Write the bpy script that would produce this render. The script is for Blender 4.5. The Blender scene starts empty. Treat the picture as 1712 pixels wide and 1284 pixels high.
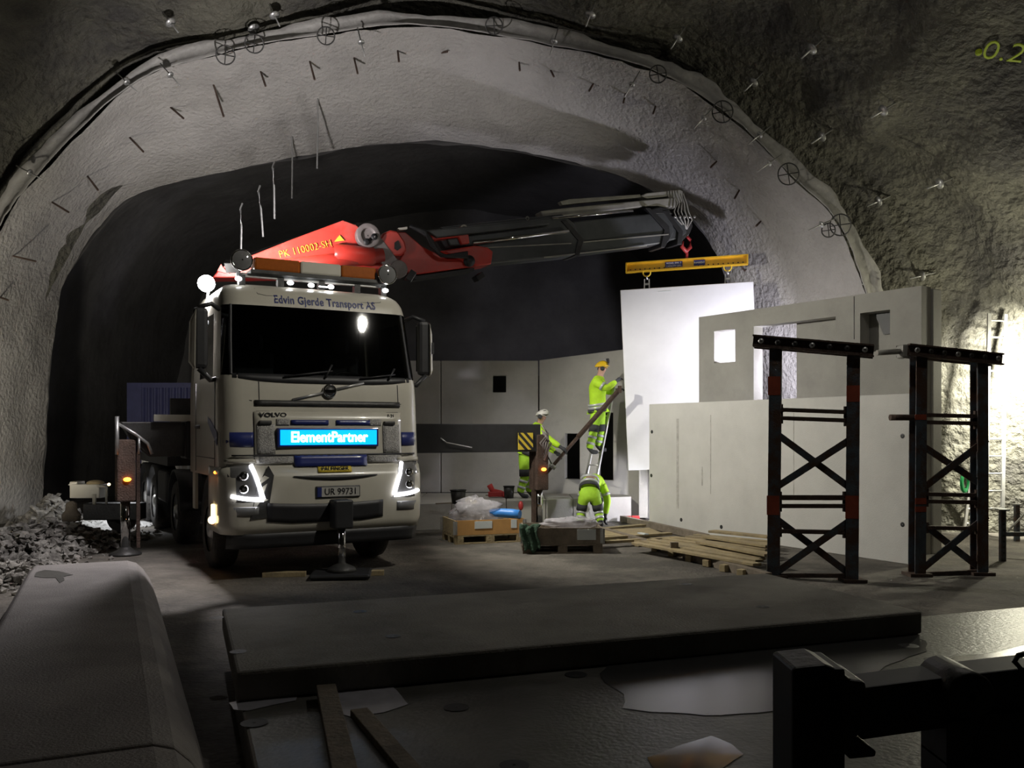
import bpy, bmesh, math, random
from mathutils import Vector, Matrix, noise
from mathutils.bvhtree import BVHTree
random.seed(7)
SC = bpy.context.scene
COL = SC.collection
V = Vector
# ------------------------------------------------------------------ camera
F, CX, HY, H = 1500.0, 856.0, 720.0, 1.85        # focal length and horizon in pixels of the 1712x1284 frame, eye height
cam = bpy.data.objects.new('camera', bpy.data.cameras.new('camera'))
COL.objects.link(cam)
cam.location = (0, 0, H); cam.rotation_euler = (math.pi/2, 0, 0)
cam.data.sensor_fit = 'HORIZONTAL'; cam.data.sensor_width = 36
cam.data.lens = 36*F/1712; cam.data.shift_y = (HY-642)/1712; cam.data.clip_start = .05
SC.camera = cam
# ------------------------------------------------------------------ world, exposure
w = bpy.data.worlds.new('world'); SC.world = w; w.use_nodes = True
w.node_tree.nodes['Background'].inputs[0].default_value = (.75, .8, .9, 1)
w.node_tree.nodes['Background'].inputs[1].default_value = .004
vs = SC.view_settings
vs.view_transform = 'Standard'; vs.look = 'None'; vs.exposure = 0; vs.gamma = 1; vs.use_curve_mapping = False
def at(px, py, Y): return V(((px-CX)*Y/F, Y, H+(HY-py)*Y/F))
def gr(px, py, z=0): return at(px, py, F*(H-z)/(py-HY))
# large work lights of the site and added fill lamps: name, position, aim, watts, colour, spot angle, blend, radius
LIGHTS = dict(
 roof  = ((3.74, 8.23, 7.7), (-2.3, 11.6, 2.7), 1020, (1, .95, .84), 36, .5, .13),
 roof_fill  = ((3.70, 8.20, 7.6), (3.7, 9, 0), 110, (1, .95, .86), 180, .5, .13),  # added point fill at the roof flood, lifts tower fronts and slabs
 side  = ((-1.45, 13.5, 4.12), (3.6, 14.6, .8), 860, (1, .96, .85), 118, .6, .10),
 flood = ((8.6, 14.7, 2.9), (9.4, 16.2, 2.4), 2700, (1, .97, .80), 140, .5, .12),
 spill = ((8.5, 14.6, 2.95), (7.6, 12.0, 2.6), 600, (1, .96, .74), 180, .6, .12),
 panel = ((5.55, 16.35, 2.9), (3.2, 18.0, 2.8), 560, (.86, .84, 1), 150, .5, .10),
 left  = ((-8.0, 12.9, .9), (-9.9, 17.0, 4.0), 620, (1, .93, .78), 110, .8, .15),
 vault = ((-3.9, 12.6, 4.2), (-4.0, 17.6, 8.2), 840, (1, .95, .95), 98, .6, .12),
 cab   = ((-4.12, 12.1, 3.86), (-5.5, 10.7, .3), 600, (.98, .94, .96), 118, .8, .06),
 rear  = ((-7.26, 17.25, 1.1), (-7.6, 17.2, 0.0), 70, (.95, .97, 1), 155, .5, .08),
 bench = ((3.12, 17.6, .5), (1.6, 18.3, .2), 60, (.80, .80, 1), 130, .6, .06),
 boom  = ((-.55, 15.95, 4.5), (1.9, 17.2, .6), 150, (1, .96, .90), 120, .6, .10),  # added fill lamp under the boom for back wall and workers
)
def lamp(key, parent=None):
    p, a, W, c, ang, bl, r = LIGHTS[key]
    d = bpy.data.lights.new(key+'_lamp', 'SPOT' if ang < 180 else 'POINT'); d.energy = W; d.color = c; d.shadow_soft_size = r
    if ang < 180: d.spot_size = math.radians(ang); d.spot_blend = bl
    o = bpy.data.objects.new('lamp_light', d); COL.objects.link(o)
    o.matrix_world = Matrix.Translation(p) @ (V(a)-V(p)).to_track_quat('-Z', 'Y').to_matrix().to_4x4()
    if parent is not None: setpar(o, parent)
    return o
# ------------------------------------------------------------------ object helpers
WM = {}
def setpar(o, p):
    o.parent = p; o.matrix_parent_inverse = WM.get(p.name, p.matrix_world).inverted()
def tag(o, label, cat, group=None):
    o['label'] = label; o['category'] = cat
    if group: o['group'] = group
    return o
def thing(name, label, cat, loc=(0, 0, 0), rz=0, group=None):
    o = bpy.data.objects.new(name, None); COL.objects.link(o)
    o.location = loc; o.rotation_euler = (0, 0, rz); o.empty_display_size = .2
    WM[o.name] = Matrix.Translation(loc) @ Matrix.Rotation(rz, 4, 'Z')
    return tag(o, label, cat, group)
def frame(d, up=V((0, 0, 1))):
    d = d.normalized()
    if abs(d.dot(up)) > .98: up = V((0, 1, 0)) if abs(d.y) < .9 else V((1, 0, 0))
    x = up.cross(d).normalized(); y = d.cross(x)
    return x, y, d
class MB:
    def __init__(s): s.v = []; s.f = []; s.mi = []; s.sm = []; s.cur = 0
    def add(s, vs, fs, sm=False):
        n = len(s.v); s.v += [V(p) for p in vs]
        for f in fs: s.f.append([i+n for i in f]); s.mi.append(s.cur); s.sm.append(sm)
        return s
    def hexa(s, p): return s.add(p, [(0,3,2,1), (4,5,6,7), (0,1,5,4), (1,2,6,5), (2,3,7,6), (3,0,4,7)])
    def box(s, c, sz, R=None):
        R = R or Matrix.Identity(3); c = V(c); h = [q/2 for q in sz]
        return s.hexa([c + R @ V((a*h[0], b*h[1], d*h[2])) for d in (-1, 1) for a, b in ((-1,-1), (1,-1), (1,1), (-1,1))])
    def bx(s, x0, x1, y0, y1, z0, z1): return s.box(((x0+x1)/2, (y0+y1)/2, (z0+z1)/2), (abs(x1-x0), abs(y1-y0), abs(z1-z0)))
    def beam(s, a, b, w, h, up=V((0, 0, 1))):
        a = V(a); b = V(b); x, y, d = frame(b-a, up)
        q = lambda p: [p - x*w/2 - y*h/2, p + x*w/2 - y*h/2, p + x*w/2 + y*h/2, p - x*w/2 + y*h/2]
        return s.hexa(q(a)+q(b))
    def cyl(s, a, b, r, r2=None, n=14, cap=True):
        a = V(a); b = V(b); r2 = r if r2 is None else r2
        x, y, d = frame(b-a); vs = []
        for p, q in ((a, r), (b, r2)):
            vs += [p + (x*math.cos(2*math.pi*i/n) + y*math.sin(2*math.pi*i/n))*q for i in range(n)]
        s.add(vs, [(i, (i+1) % n, n+(i+1) % n, n+i) for i in range(n)], True)
        if cap: s.add(vs[:n], [tuple(range(n))[::-1]]); s.add(vs[n:], [tuple(range(n))])
        return s
    def tube(s, pts, r, n=8):
        pts = [V(p) for p in pts]; vs = []; m = len(pts)
        for k, p in enumerate(pts):
            d = (pts[min(k+1, m-1)]-pts[max(k-1, 0)])
            x, y, _ = frame(d)
            rr = r[k] if isinstance(r, (list, tuple)) else r
            vs += [p + (x*math.cos(2*math.pi*i/n)+y*math.sin(2*math.pi*i/n))*rr for i in range(n)]
        fs = [(k*n+i, k*n+(i+1) % n, (k+1)*n+(i+1) % n, (k+1)*n+i) for k in range(m-1) for i in range(n)]
        s.add(vs, fs, True); s.add(vs[:n], [tuple(range(n))[::-1]]); s.add(vs[-n:], [tuple(range(n))])
        return s
    def lathe(s, a, d, prof, n=24):       # prof: (distance along axis, radius)
        a = V(a); x, y, d = frame(V(d)); vs = []
        for t, r in prof: vs += [a + d*t + (x*math.cos(2*math.pi*i/n)+y*math.sin(2*math.pi*i/n))*max(r, 1e-4) for i in range(n)]
        m = len(prof)
        return s.add(vs, [(k*n+i, k*n+(i+1) % n, (k+1)*n+(i+1) % n, (k+1)*n+i) for k in range(m-1) for i in range(n)], True)
    def torus(s, c, ax, R, r, n=20, m=8, a0=0, a1=2*math.pi):
        x, y, d = frame(V(ax)); c = V(c); full = abs(a1-a0) > 6.28
        k = n if full else n+1; vs = []
        for i in range(k):
            t = a0+(a1-a0)*i/n; e = x*math.cos(t)+y*math.sin(t)
            vs += [c + e*(R + r*math.cos(2*math.pi*j/m)) + d*r*math.sin(2*math.pi*j/m) for j in range(m)]
        return s.add(vs, [(i*m+j, i*m+(j+1) % m, ((i+1) % k)*m+(j+1) % m, ((i+1) % k)*m+j) for i in range(n) for j in range(m)], True)
    def ball(s, c, r, n=12, m=8, R=None, z0=-1.0, z1=1.0):
        c = V(c); r = V((r, r, r)) if not hasattr(r, '__len__') else V(r); vs = []; R = R or Matrix.Identity(3)
        for k in range(m+1):
            zz = z0+(z1-z0)*k/m if (z0 > -1 or z1 < 1) else -math.cos(math.pi*k/m)
            q = math.sqrt(max(0, 1-zz*zz))
            vs += [c + R @ V((r.x*q*math.cos(2*math.pi*i/n), r.y*q*math.sin(2*math.pi*i/n), r.z*zz)) for i in range(n)]
        return s.add(vs, [(k*n+i, k*n+(i+1) % n, (k+1)*n+(i+1) % n, (k+1)*n+i) for k in range(m) for i in range(n)], True)
    def prism(s, poly, e):                # planar polygon extruded by vector e
        poly = [V(p) for p in poly]; e = V(e); n = len(poly)
        return s.add(poly+[p+e for p in poly], [tuple(range(n))[::-1], tuple(range(n, 2*n))] + [(i, (i+1) % n, n+(i+1) % n, n+i) for i in range(n)])
    def grid(s, fn, nu, nv, sm=True):
        vs = [fn(i/nu, j/nv) for j in range(nv+1) for i in range(nu+1)]
        return s.add(vs, [(j*(nu+1)+i, j*(nu+1)+i+1, (j+1)*(nu+1)+i+1, (j+1)*(nu+1)+i) for j in range(nv) for i in range(nu)], sm)
    def mesh(s, name, mats):
        me = bpy.data.meshes.new(name); me.from_pydata([tuple(p) for p in s.v], [], s.f)
        for m in (mats if isinstance(mats, (list, tuple)) else [mats]): me.materials.append(m)
        me.polygons.foreach_set('material_index', s.mi); me.polygons.foreach_set('use_smooth', s.sm); me.update()
        return me
    def build(s, name, mats, parent=None, local=False, bevel=0, fix=True, solid=0, seg=2):
        me = s.mesh(name, mats)
        if fix:
            bm = bmesh.new(); bm.from_mesh(me); bmesh.ops.remove_doubles(bm, verts=bm.verts, dist=1e-5)
            bmesh.ops.recalc_face_normals(bm, faces=bm.faces); bm.to_mesh(me); bm.free()
        o = bpy.data.objects.new(name, me); COL.objects.link(o)
        if parent is not None:
            if local: o.parent = parent
            else: setpar(o, parent)
        if solid: m = o.modifiers.new('thickness', 'SOLIDIFY'); m.thickness = solid; m.offset = 0
        if bevel:
            m = o.modifiers.new('bevel', 'BEVEL'); m.width = bevel; m.segments = seg; m.limit_method = 'ANGLE'; m.angle_limit = .7
        return o
def copy_tree(o, parent=None):
    c = o.copy(); COL.objects.link(c)
    if parent: c.parent = parent
    for ch in list(o.children): copy_tree(ch, c)
    return c
class Plane:                              # a vertical plane of the place through two ground points
    def __init__(s, a, b):
        s.a = V((a[0], a[1], 0)); s.d = (V((b[0], b[1], 0))-s.a); s.L = s.d.length; s.d.normalize()
        s.n = V((-s.d.y, s.d.x, 0))
        if s.n.dot(-s.a) > 0: s.n = -s.n       # n points away from the eye
    def t(s, px):
        k = (px-CX)/F; return (k*s.a.y - s.a.x)/(s.d.x - k*s.d.y)
    def uz(s, px, py):
        t = s.t(px); p = s.a+s.d*t; return t, H+(HY-py)*p.y/F
    def P(s, t, z, off=0): return s.a + s.d*t + s.n*off + V((0, 0, z))
    def px(s, x, y, off=0): t, z = s.uz(x, y); return s.P(t, z, off)
def text(body, size, mat, M, parent, name='lettering', ext=.004, bold=0.0, align='CENTER', local=False, sx=1, space=1.0):
    c = bpy.data.curves.new('t', 'FONT'); c.body = body; c.size = size; c.extrude = ext; c.offset = bold
    c.space_character = space; c.align_x = align; c.align_y = 'CENTER'; c.resolution_u = 3
    t = bpy.data.objects.new('t', c); COL.objects.link(t)
    dg = bpy.context.evaluated_depsgraph_get()
    me = bpy.data.meshes.new_from_object(t.evaluated_get(dg)); bpy.data.objects.remove(t)
    me.transform(M @ Matrix.Diagonal((sx, 1, 1, 1))); me.materials.clear(); me.materials.append(mat)
    o = bpy.data.objects.new(name, me); COL.objects.link(o)
    if local: o.parent = parent
    else: setpar(o, parent)
    return o
def axes(o, x, y, z):
    M = Matrix.Identity(4)
    for i, c in enumerate((x, y, z)):
        for j in range(3): M[j][i] = c[j]
    for j in range(3): M[j][3] = o[j]
    return M
# ------------------------------------------------------------------ materials
def M(name, col, rough=.6, metal=0.0, var=.18, scale=5.0, bump=0.0, bscale=40.0, coat=0.0, col2=None, thr=(.45, .6), c2scale=3.0,
      emit=None, es=0.0, bdist=.05, spec=.5, alpha=1.0, trans=0.0, sheen=0):
    m = bpy.data.materials.new(name); m.use_nodes = True; nt = m.node_tree; N = nt.nodes; L = nt.links
    b = N['Principled BSDF']
    b.inputs['Roughness'].default_value = rough; b.inputs['Metallic'].default_value = metal
    b.inputs['Coat Weight'].default_value = coat; b.inputs['Specular IOR Level'].default_value = spec
    b.inputs['Alpha'].default_value = alpha; b.inputs['Transmission Weight'].default_value = trans
    tc = N.new('ShaderNodeTexCoord')
    n1 = N.new('ShaderNodeTexNoise'); n1.inputs['Scale'].default_value = scale; n1.inputs['Detail'].default_value = 6; n1.inputs['Roughness'].default_value = .65
    L.new(tc.outputs['Object'], n1.inputs['Vector'])
    mx = N.new('ShaderNodeMix'); mx.data_type = 'RGBA'
    mr = N.new('ShaderNodeMapRange'); mr.inputs[1].default_value = .3; mr.inputs[2].default_value = .7
    L.new(n1.outputs['Fac'], mr.inputs[0]); L.new(mr.outputs[0], mx.inputs['Factor'])
    mx.inputs['A'].default_value = [c*(1-var) for c in col]+[1]; mx.inputs['B'].default_value = [min(1, c*(1+var)) for c in col]+[1]
    out = mx.outputs['Result']
    if col2:
        n2 = N.new('ShaderNodeTexNoise'); n2.inputs['Scale'].default_value = c2scale; n2.inputs['Detail'].default_value = 8; n2.inputs['Roughness'].default_value = .7
        L.new(tc.outputs['Object'], n2.inputs['Vector'])
        r2 = N.new('ShaderNodeMapRange'); r2.inputs[1].default_value = thr[0]; r2.inputs[2].default_value = thr[1]
        L.new(n2.outputs['Fac'], r2.inputs[0])
        m2 = N.new('ShaderNodeMix'); m2.data_type = 'RGBA'; L.new(r2.outputs[0], m2.inputs['Factor'])
        L.new(out, m2.inputs['A']); m2.inputs['B'].default_value = list(col2)+[1]; out = m2.outputs['Result']
    L.new(out, b.inputs['Base Color'])
    if bump:
        n3 = N.new('ShaderNodeTexNoise'); n3.inputs['Scale'].default_value = bscale; n3.inputs['Detail'].default_value = 5
        L.new(tc.outputs['Object'], n3.inputs['Vector'])
        bp = N.new('ShaderNodeBump'); bp.inputs['Strength'].default_value = bump; bp.inputs['Distance'].default_value = bdist
        L.new(n3.outputs['Fac'], bp.inputs['Height']); L.new(bp.outputs['Normal'], b.inputs['Normal'])
    if emit: b.inputs['Emission Color'].default_value = list(emit)+[1]; b.inputs['Emission Strength'].default_value = es
    return m
m_ground = M('gravel_ground', (.15, .135, .115), .85, var=.35, scale=2.2, bump=.5, bscale=22, col2=(.075, .068, .058), c2scale=.45, thr=(.46, .58))
m_rock = M('dark_sprayed_rock', (.115, .11, .085), .75, var=.35, scale=1.2, bump=1.0, bscale=7, bdist=.16, col2=(.045, .042, .038), c2scale=.5, thr=(.42, .62))
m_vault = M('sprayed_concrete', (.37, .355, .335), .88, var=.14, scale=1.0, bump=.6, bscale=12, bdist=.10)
m_deep = M('dark_deep_vault', (.12, .117, .116), .7, var=.3, scale=.7, bump=.6, bscale=4)  # deep vault in a darker base colour than the front vault
m_strip = M('membrane_edge', (.33, .32, .30), .6, var=.25, scale=3, bump=.3, bscale=12)
m_conc = M('precast_concrete', (.46, .445, .41), .75, var=.10, scale=1.3, bump=.12, bscale=60, col2=(.37, .36, .33), c2scale=1.6, thr=(.55, .8))
m_conc2 = M('grey_precast_concrete', (.35, .34, .31), .78, var=.12, scale=1.1, bump=.12, bscale=60, col2=(.28, .27, .25), c2scale=1.3, thr=(.5, .8))
m_concw = M('pale_precast_concrete', (.62, .61, .58), .75, var=.08, scale=1.3, bump=.1, bscale=60)
m_white = M('white_panel_face', (.80, .80, .81), .6, var=.04, scale=2)
m_slab = M('weathered_slab', (.27, .255, .225), .8, var=.2, scale=1.6, bump=.25, bscale=50, col2=(.17, .16, .145), c2scale=1.1, thr=(.5, .72))
m_slabwet = M('damp_slab', (.15, .145, .13), .38, var=.3, scale=1.4, bump=.12, bscale=30, col2=(.08, .078, .07), c2scale=.9, thr=(.45, .65))
m_kerb = M('kerb_concrete', (.31, .285, .27), .85, var=.15, scale=2.2, bump=.3, bscale=60, col2=(.22, .20, .19), c2scale=.8, thr=(.5, .75))
m_water = M('standing_water', (.025, .025, .025), .10, var=.1, scale=3, spec=.8)
m_film = M('wet_film', (.05, .05, .05), .24, var=.15, scale=2, spec=.9)
m_palewet = M('pale_wet_patch', (.50, .49, .54), .35, var=.2, scale=6)  # pale patches, lighter than the wet slab around them
m_cream = M('cream_paint', (.52, .495, .42), .32, var=.07, scale=2.0, coat=.3)
m_navy = M('navy_paint', (.025, .035, .16), .35, var=.15, scale=3, coat=.2)
m_black = M('black_plastic', (.022, .022, .024), .5, var=.25, scale=6)
m_dark = M('dark_steel', (.045, .044, .042), .5, metal=.3, var=.35, scale=5, bump=.1, bscale=30)
m_boom = M('graphite_paint', (.075, .08, .085), .42, metal=.2, var=.2, scale=3, coat=.1)
m_jib = M('pale_grey_paint', (.30, .29, .26), .5, var=.2, scale=4)
m_red = M('crane_red', (.62, .050, .035), .38, var=.12, scale=3, coat=.25, col2=(.50, .12, .10), c2scale=1.3, thr=(.5, .75))
m_link = M('grey_casting', (.25, .22, .215), .5, var=.2, scale=6, metal=.3)
m_yel = M('lifting_yellow', (.72, .42, .02), .45, var=.12, scale=4, col2=(.25, .13, .03), c2scale=7, thr=(.62, .72))
m_yelp = M('yellow_print', (.70, .52, .05), .5, var=.05)
m_chrome = M('chrome', (.75, .75, .75), .08, metal=1, var=.03)
m_galv = M('galvanised_steel', (.50, .50, .49), .38, metal=.7, var=.15, scale=12)
m_alu = M('aluminium', (.66, .66, .65), .35, metal=.6, var=.08, scale=10)
m_tyre = M('tyre_rubber', (.035, .033, .031), .85, var=.3, scale=8, bump=.4, bscale=25, col2=(.10, .085, .07), c2scale=3, thr=(.5, .75))
m_glass = M('lens_glass', (.30, .30, .30), .05, var=.05, spec=.9, metal=.5)
m_amber = M('amber_lens', (.34, .09, .012), .2, var=.15, scale=20, coat=.5)
m_tower = M('rusty_blue_steel', (.085, .105, .125), .6, metal=.2, var=.25, scale=5, bump=.2, bscale=40, col2=(.085, .045, .028), c2scale=3.2, thr=(.42, .58))
m_rust = M('rust_brown', (.085, .055, .042), .75, metal=.2, var=.4, scale=7, bump=.4, bscale=40)
m_orange = M('orange_spray', (.30, .055, .022), .7, var=.2, scale=9)
m_wood = M('sawn_timber', (.34, .27, .15), .8, var=.22, scale=5, bump=.25, bscale=30, col2=(.20, .165, .11), c2scale=2.2, thr=(.5, .72))
m_woodd = M('old_timber', (.20, .165, .125), .85, var=.3, scale=5, bump=.3, bscale=30)
m_woodo = M('orange_plywood', (.50, .27, .09), .7, var=.15, scale=5)
m_paper = M('paper', (.62, .66, .66), .7, var=.06)
m_green = M('green_net', (.035, .075, .045), .9, var=.4, scale=9, bump=.6, bscale=25)
m_plast = M('clear_film', (.60, .58, .62), .18, var=.15, scale=9, alpha=.45, bump=.4, bscale=14)
m_bluep = M('blue_film', (.05, .25, .72), .4, var=.15)
m_hiviz = M('hi_vis_yellow', (.52, .85, .03), .75, var=.10, scale=9, bump=.2, bscale=16)
m_hivizo = M('hi_vis_lime', (.42, .75, .04), .75, var=.10, scale=9, bump=.2, bscale=16)
m_refl = M('reflective_tape', (.52, .54, .54), .35, var=.06, metal=.2)
m_cloth = M('charcoal_cloth', (.045, .047, .052), .85, var=.2, scale=14)
m_skin = M('skin', (.52, .30, .22), .6, var=.08)
m_helmw = M('white_shell', (.75, .74, .68), .3, var=.05)
m_helmy = M('yellow_shell', (.78, .50, .02), .3, var=.06)
m_blue = M('container_blue', (.06, .065, .17), .5, var=.15, scale=4)
m_navyp = M('navy_sign', (.015, .025, .14), .5, var=.1)
m_printw = M('white_print', (.75, .75, .78), .5, var=.03)
m_chart = M('marking_spray', (.42, .55, .02), .6, var=.15, scale=20)
m_mud = M('rubble', (.30, .285, .26), .9, var=.4, scale=9, bump=.8, bscale=14, col2=(.10, .092, .082), c2scale=4, thr=(.42, .6))
m_snow = M('pale_grit', (.55, .545, .53), .9, var=.2, scale=7, bump=.8, bscale=12, col2=(.22, .21, .2), c2scale=5, thr=(.55, .7))
m_hose = M('green_hose', (.02, .42, .12), .5, var=.1)
m_redt = M('red_tool', (.45, .04, .04), .45, var=.1)
e_white = M('lit_white', (1, 1, 1), emit=(.95, .97, 1), es=14, var=0)
e_flood = M('lit_flood', (1, 1, 1), emit=(1, .98, .95), es=60, var=0)
e_drl = M('lit_running_lamp', (1, 1, 1), emit=(.93, .93, 1), es=4.0, var=0)
e_amber = M('lit_amber', (1, .4, .05), emit=(1, .22, .02), es=9, var=0)
e_warm = M('lit_warm', (1, .8, .5), emit=(1, .72, .35), es=5, var=0)
e_dim = M('dim_lamp_lens', (.5, .5, .5), emit=(1, .97, .9), es=.35, var=0)
e_led = M('lit_led_board', (0, .3, .9), emit=(.0, .36, 1.0), es=1.7, var=0)
e_ledt = M('lit_led_letters', (1, 1, 1), emit=(.85, .97, 1), es=3.2, var=0)
def glassmat(name, tint, k):
    m = bpy.data.materials.new(name); m.use_nodes = True; N = m.node_tree.nodes; L = m.node_tree.links
    N.remove(N['Principled BSDF']); o = N['Material Output']
    t = N.new('ShaderNodeBsdfTransparent'); t.inputs[0].default_value = list(tint)+[1]
    g = N.new('ShaderNodeBsdfGlossy'); g.inputs['Roughness'].default_value = .03
    fr = N.new('ShaderNodeFresnel'); fr.inputs[0].default_value = k
    x = N.new('ShaderNodeMixShader'); L.new(fr.outputs[0], x.inputs[0]); L.new(t.outputs[0], x.inputs[1]); L.new(g.outputs[0], x.inputs[2])
    L.new(x.outputs[0], o.inputs[0]); return m
m_wind = glassmat('windscreen_glass', (.30, .32, .31), 1.5)
# ================================================================== the cavern
def resample(pts, n):
    P = [V((p[0], 0, p[1])) for p in pts]; P = [P[0]*2-P[1]] + P + [P[-1]*2-P[-2]]; out = []
    m = len(pts)-1
    for k in range(n+1):
        t = k/n*m; i = min(int(t), m-1); u = t-i; a, b, c, d = P[i:i+4]
        out.append(.5*((2*b) + (c-a)*u + (2*a-5*b+4*c-d)*u*u + (3*b-a-3*c+d)*u*u*u))
    return out
NS = 200
rim_pts = [(-10.2,-.3),(-10.05,2.0),(-9.7,3.9),(-9.13,5.37),(-8.49,6.33),(-6.68,8.04),(-5.13,8.55),(-3.58,8.87),(-1.66,9.05),(.79,8.7),(2.6,8.22),(3.74,7.54),(4.93,6.44),(5.8,5.53),(6.3,4.3),(6.7,2.5),(6.95,-.3)]
crest_pts = [(-10.1,-.3),(-9.96,2.45),(-9.8,3.88),(-9.58,5.02),(-8.87,6.16),(-8.1,6.84),(-6.71,7.3),(-3.75,7.85),(-1.91,8.03),(-.08,7.85),(1.76,7.49),(2.81,7.12),(3.85,6.35),(4.65,5.1),(5.1,3.4),(5.35,1.85),(5.5,-.3)]
out_pts = [(-11.2,-.3),(-11.0,2),(-10.5,4.2),(-9.8,5.75),(-9.0,6.85),(-7.0,8.5),(-5.3,8.95),(-3.65,9.3),(-1.7,9.85),(1.0,9.2),(2.9,8.75),(4.2,8.05),(5.6,7.1),(7.0,6.3),(8.4,4.9),(9.5,2.6),(9.9,-.3)]
rim = resample(rim_pts, NS); crest = resample(crest_pts, NS); outer = resample(out_pts, NS)
CEN = V((-1.0, 0, 1.5))
def grow(p, k): return p + (p-CEN).normalized()*k
def fbm(p, s, o=3): return noise.fractal(p*s, 1.0, 2.0, o)
def sheet(secs, name, mat, disp):
    m = MB(); n = NS+1
    for sec, ys in secs:
        for i, p in enumerate(sec):
            y = ys(i/NS) if callable(ys) else ys
            q = V((p.x, y, p.z)); d = (p-CEN).normalized()
            m.v.append(q + V((d.x, 0, d.z))*disp(q))
    for j in range(len(secs)-1):
        for i in range(NS): m.f.append([j*n+i, j*n+i+1, (j+1)*n+i+1, (j+1)*n+i]); m.mi.append(0); m.sm.append(True)
    o = m.build(name, mat, fix=False); o['kind'] = 'structure'
    return o, BVHTree.FromPolygons(m.v, m.f)
def lerp(a, b, t): return [p.lerp(q, t) for p, q in zip(a, b)]
secs = [(lerp(rim, crest, t*t*(3-2*t)*.35+t*.65), 16.0+3.2*t) for t in [k/26 for k in range(27)]]
vault, bvh_v = sheet(secs, 'wall_vault', m_vault, lambda q: .05*fbm(q, .9)+.025*fbm(q, 3.0, 2))
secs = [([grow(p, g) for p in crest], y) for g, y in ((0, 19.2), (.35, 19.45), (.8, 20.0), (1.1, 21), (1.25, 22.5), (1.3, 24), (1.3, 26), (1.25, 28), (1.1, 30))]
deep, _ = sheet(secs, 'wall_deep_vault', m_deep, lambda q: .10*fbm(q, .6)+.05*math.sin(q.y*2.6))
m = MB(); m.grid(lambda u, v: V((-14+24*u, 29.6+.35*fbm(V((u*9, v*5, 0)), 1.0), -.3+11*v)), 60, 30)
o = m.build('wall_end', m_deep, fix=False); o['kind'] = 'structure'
ro = []
for g, y in ((2.6, -7), (2.5, -4), (2.3, -1), (2.1, 2), (1.8, 5)): ro.append(([grow(p, g) for p in outer], y))
for k in range(1, 45):
    t = k/44; y = 5+(15.85-5)*t; ro.append(([grow(p, 1.8*(1-t)) for p in outer], y))
side = lambda s: max(0, min(1, (s-.58)/.08))
ro.append((lerp(outer, [grow(p, .35) for p in rim], .45), lambda s: 17.4-1.15*side(s)))
ro.append(([grow(p, .22) for p in rim], lambda s: 18.2-1.75*side(s)))
ro.append(([grow(p, .12) for p in rim], lambda s: 18.6-2.0*side(s)))
rock, bvh_r = sheet(ro, 'ceiling', m_rock, lambda q: (.30*fbm(q, .42)+.13*fbm(q+V((9, 3, 1)), 1.3)+.05*fbm(q, 3.5, 2)) * (1 if q.y < 15.7 else .4))
m = MB(); m.grid(lambda u, v: V((-14+28*u, -8+40*v, 0)), 40, 60, False)
o = m.build('floor', m_ground, fix=False); o['kind'] = 'structure'
m = MB(); m.grid(lambda u, v: V((-14+27*u, -7.5, -.3+13*v)), 8, 8, False)
o = m.build('wall_behind', m_rock, fix=False); o['kind'] = 'structure'
# membrane strip along the rim
m = MB()
def strip(u, v):
    i = int(round((.03+.955*u)*NS)); p = rim[i]; s = i/NS
    w_ = .13+.10*abs(math.sin(s*31))+.08*fbm(V((s*40, 0, 0)), 1.0)
    q = grow(p, -.03+(w_+.05)*v + .02*fbm(V((s*90, v, 3)), 1))
    return V((q.x, 15.86+.14*v*(1-v)*2+.03*math.sin(s*60+v*2), q.z))
m.grid(strip, int(NS*.955), 4)
o = m.build('membrane_strip', m_strip, fix=False, solid=.02); tag(o, 'pale edge strip of membrane running round the vault opening', 'membrane')
def hit(bvh, px, py):
    o_ = V((0, 0, H)); d = (at(px, py, 1)-o_).normalized()
    loc, nor, _, _ = bvh.ray_cast(o_, d)
    if loc is None: return at(px, py, 15), -d
    if nor.dot(d) > 0: nor = -nor
    return loc, nor
# rock bolts: rod with a round plate, standing out of the rock
def inward(p): return (V((CEN.x, p.y-1.5, 2.5))-p).normalized()
def bolt(px, py, L=.5, r=.095, bvh=None, group='rock bolts in the dark rock', label='galvanised rock bolt with round plate sticking out of dark rock'):
    p, n = hit(bvh or bvh_r, px, py); d = inward(p)
    t = thing('rock_bolt', label, 'rock bolt', p, 0, group)
    m = MB(); m.cyl(p-d*.12, p+d*L, .013, n=7); m.build('rod', m_galv, t)
    if r:
        m = MB(); c = p+d*L*.5; m.lathe(c, d, [(0, .02), (0, r), (.012, r), (.03, r*.45), (.035, .02)], 14); m.build('plate', m_galv, t)
for b in [(272,20),(450,6),(80,246),(770,36),(995,4),(1145,46),(1375,66),(1275,122),(1497,172),(1392,216),(1488,328),(1592,298),(1562,456),(1470,468),(185,196),(30,300),(420,40,.2,.11)]: bolt(*b)
for px, py in [(258,85),(250,160),(925,72),(1066,102),(1192,160),(1306,240),(1398,347),(592,28),(75,290),(1290,190)]:
    p, n = hit(bvh_v, px, py+12); d = inward(p); q = V((p.x, 15.7, p.z))
    t = thing('rim_bolt', 'thin bolt with small washer standing on the rim of the vault', 'rock bolt', q, 0, 'thin bolts along the vault rim')
    m = MB(); m.cyl(q-d*.30, q+d*.30, .011, n=7); m.build('rod', m_galv, t)
    m = MB(); m.lathe(q, d, [(0, .02), (0, .06), (.012, .06), (.02, .02)], 12); m.build('washer', m_galv, t)
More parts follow.
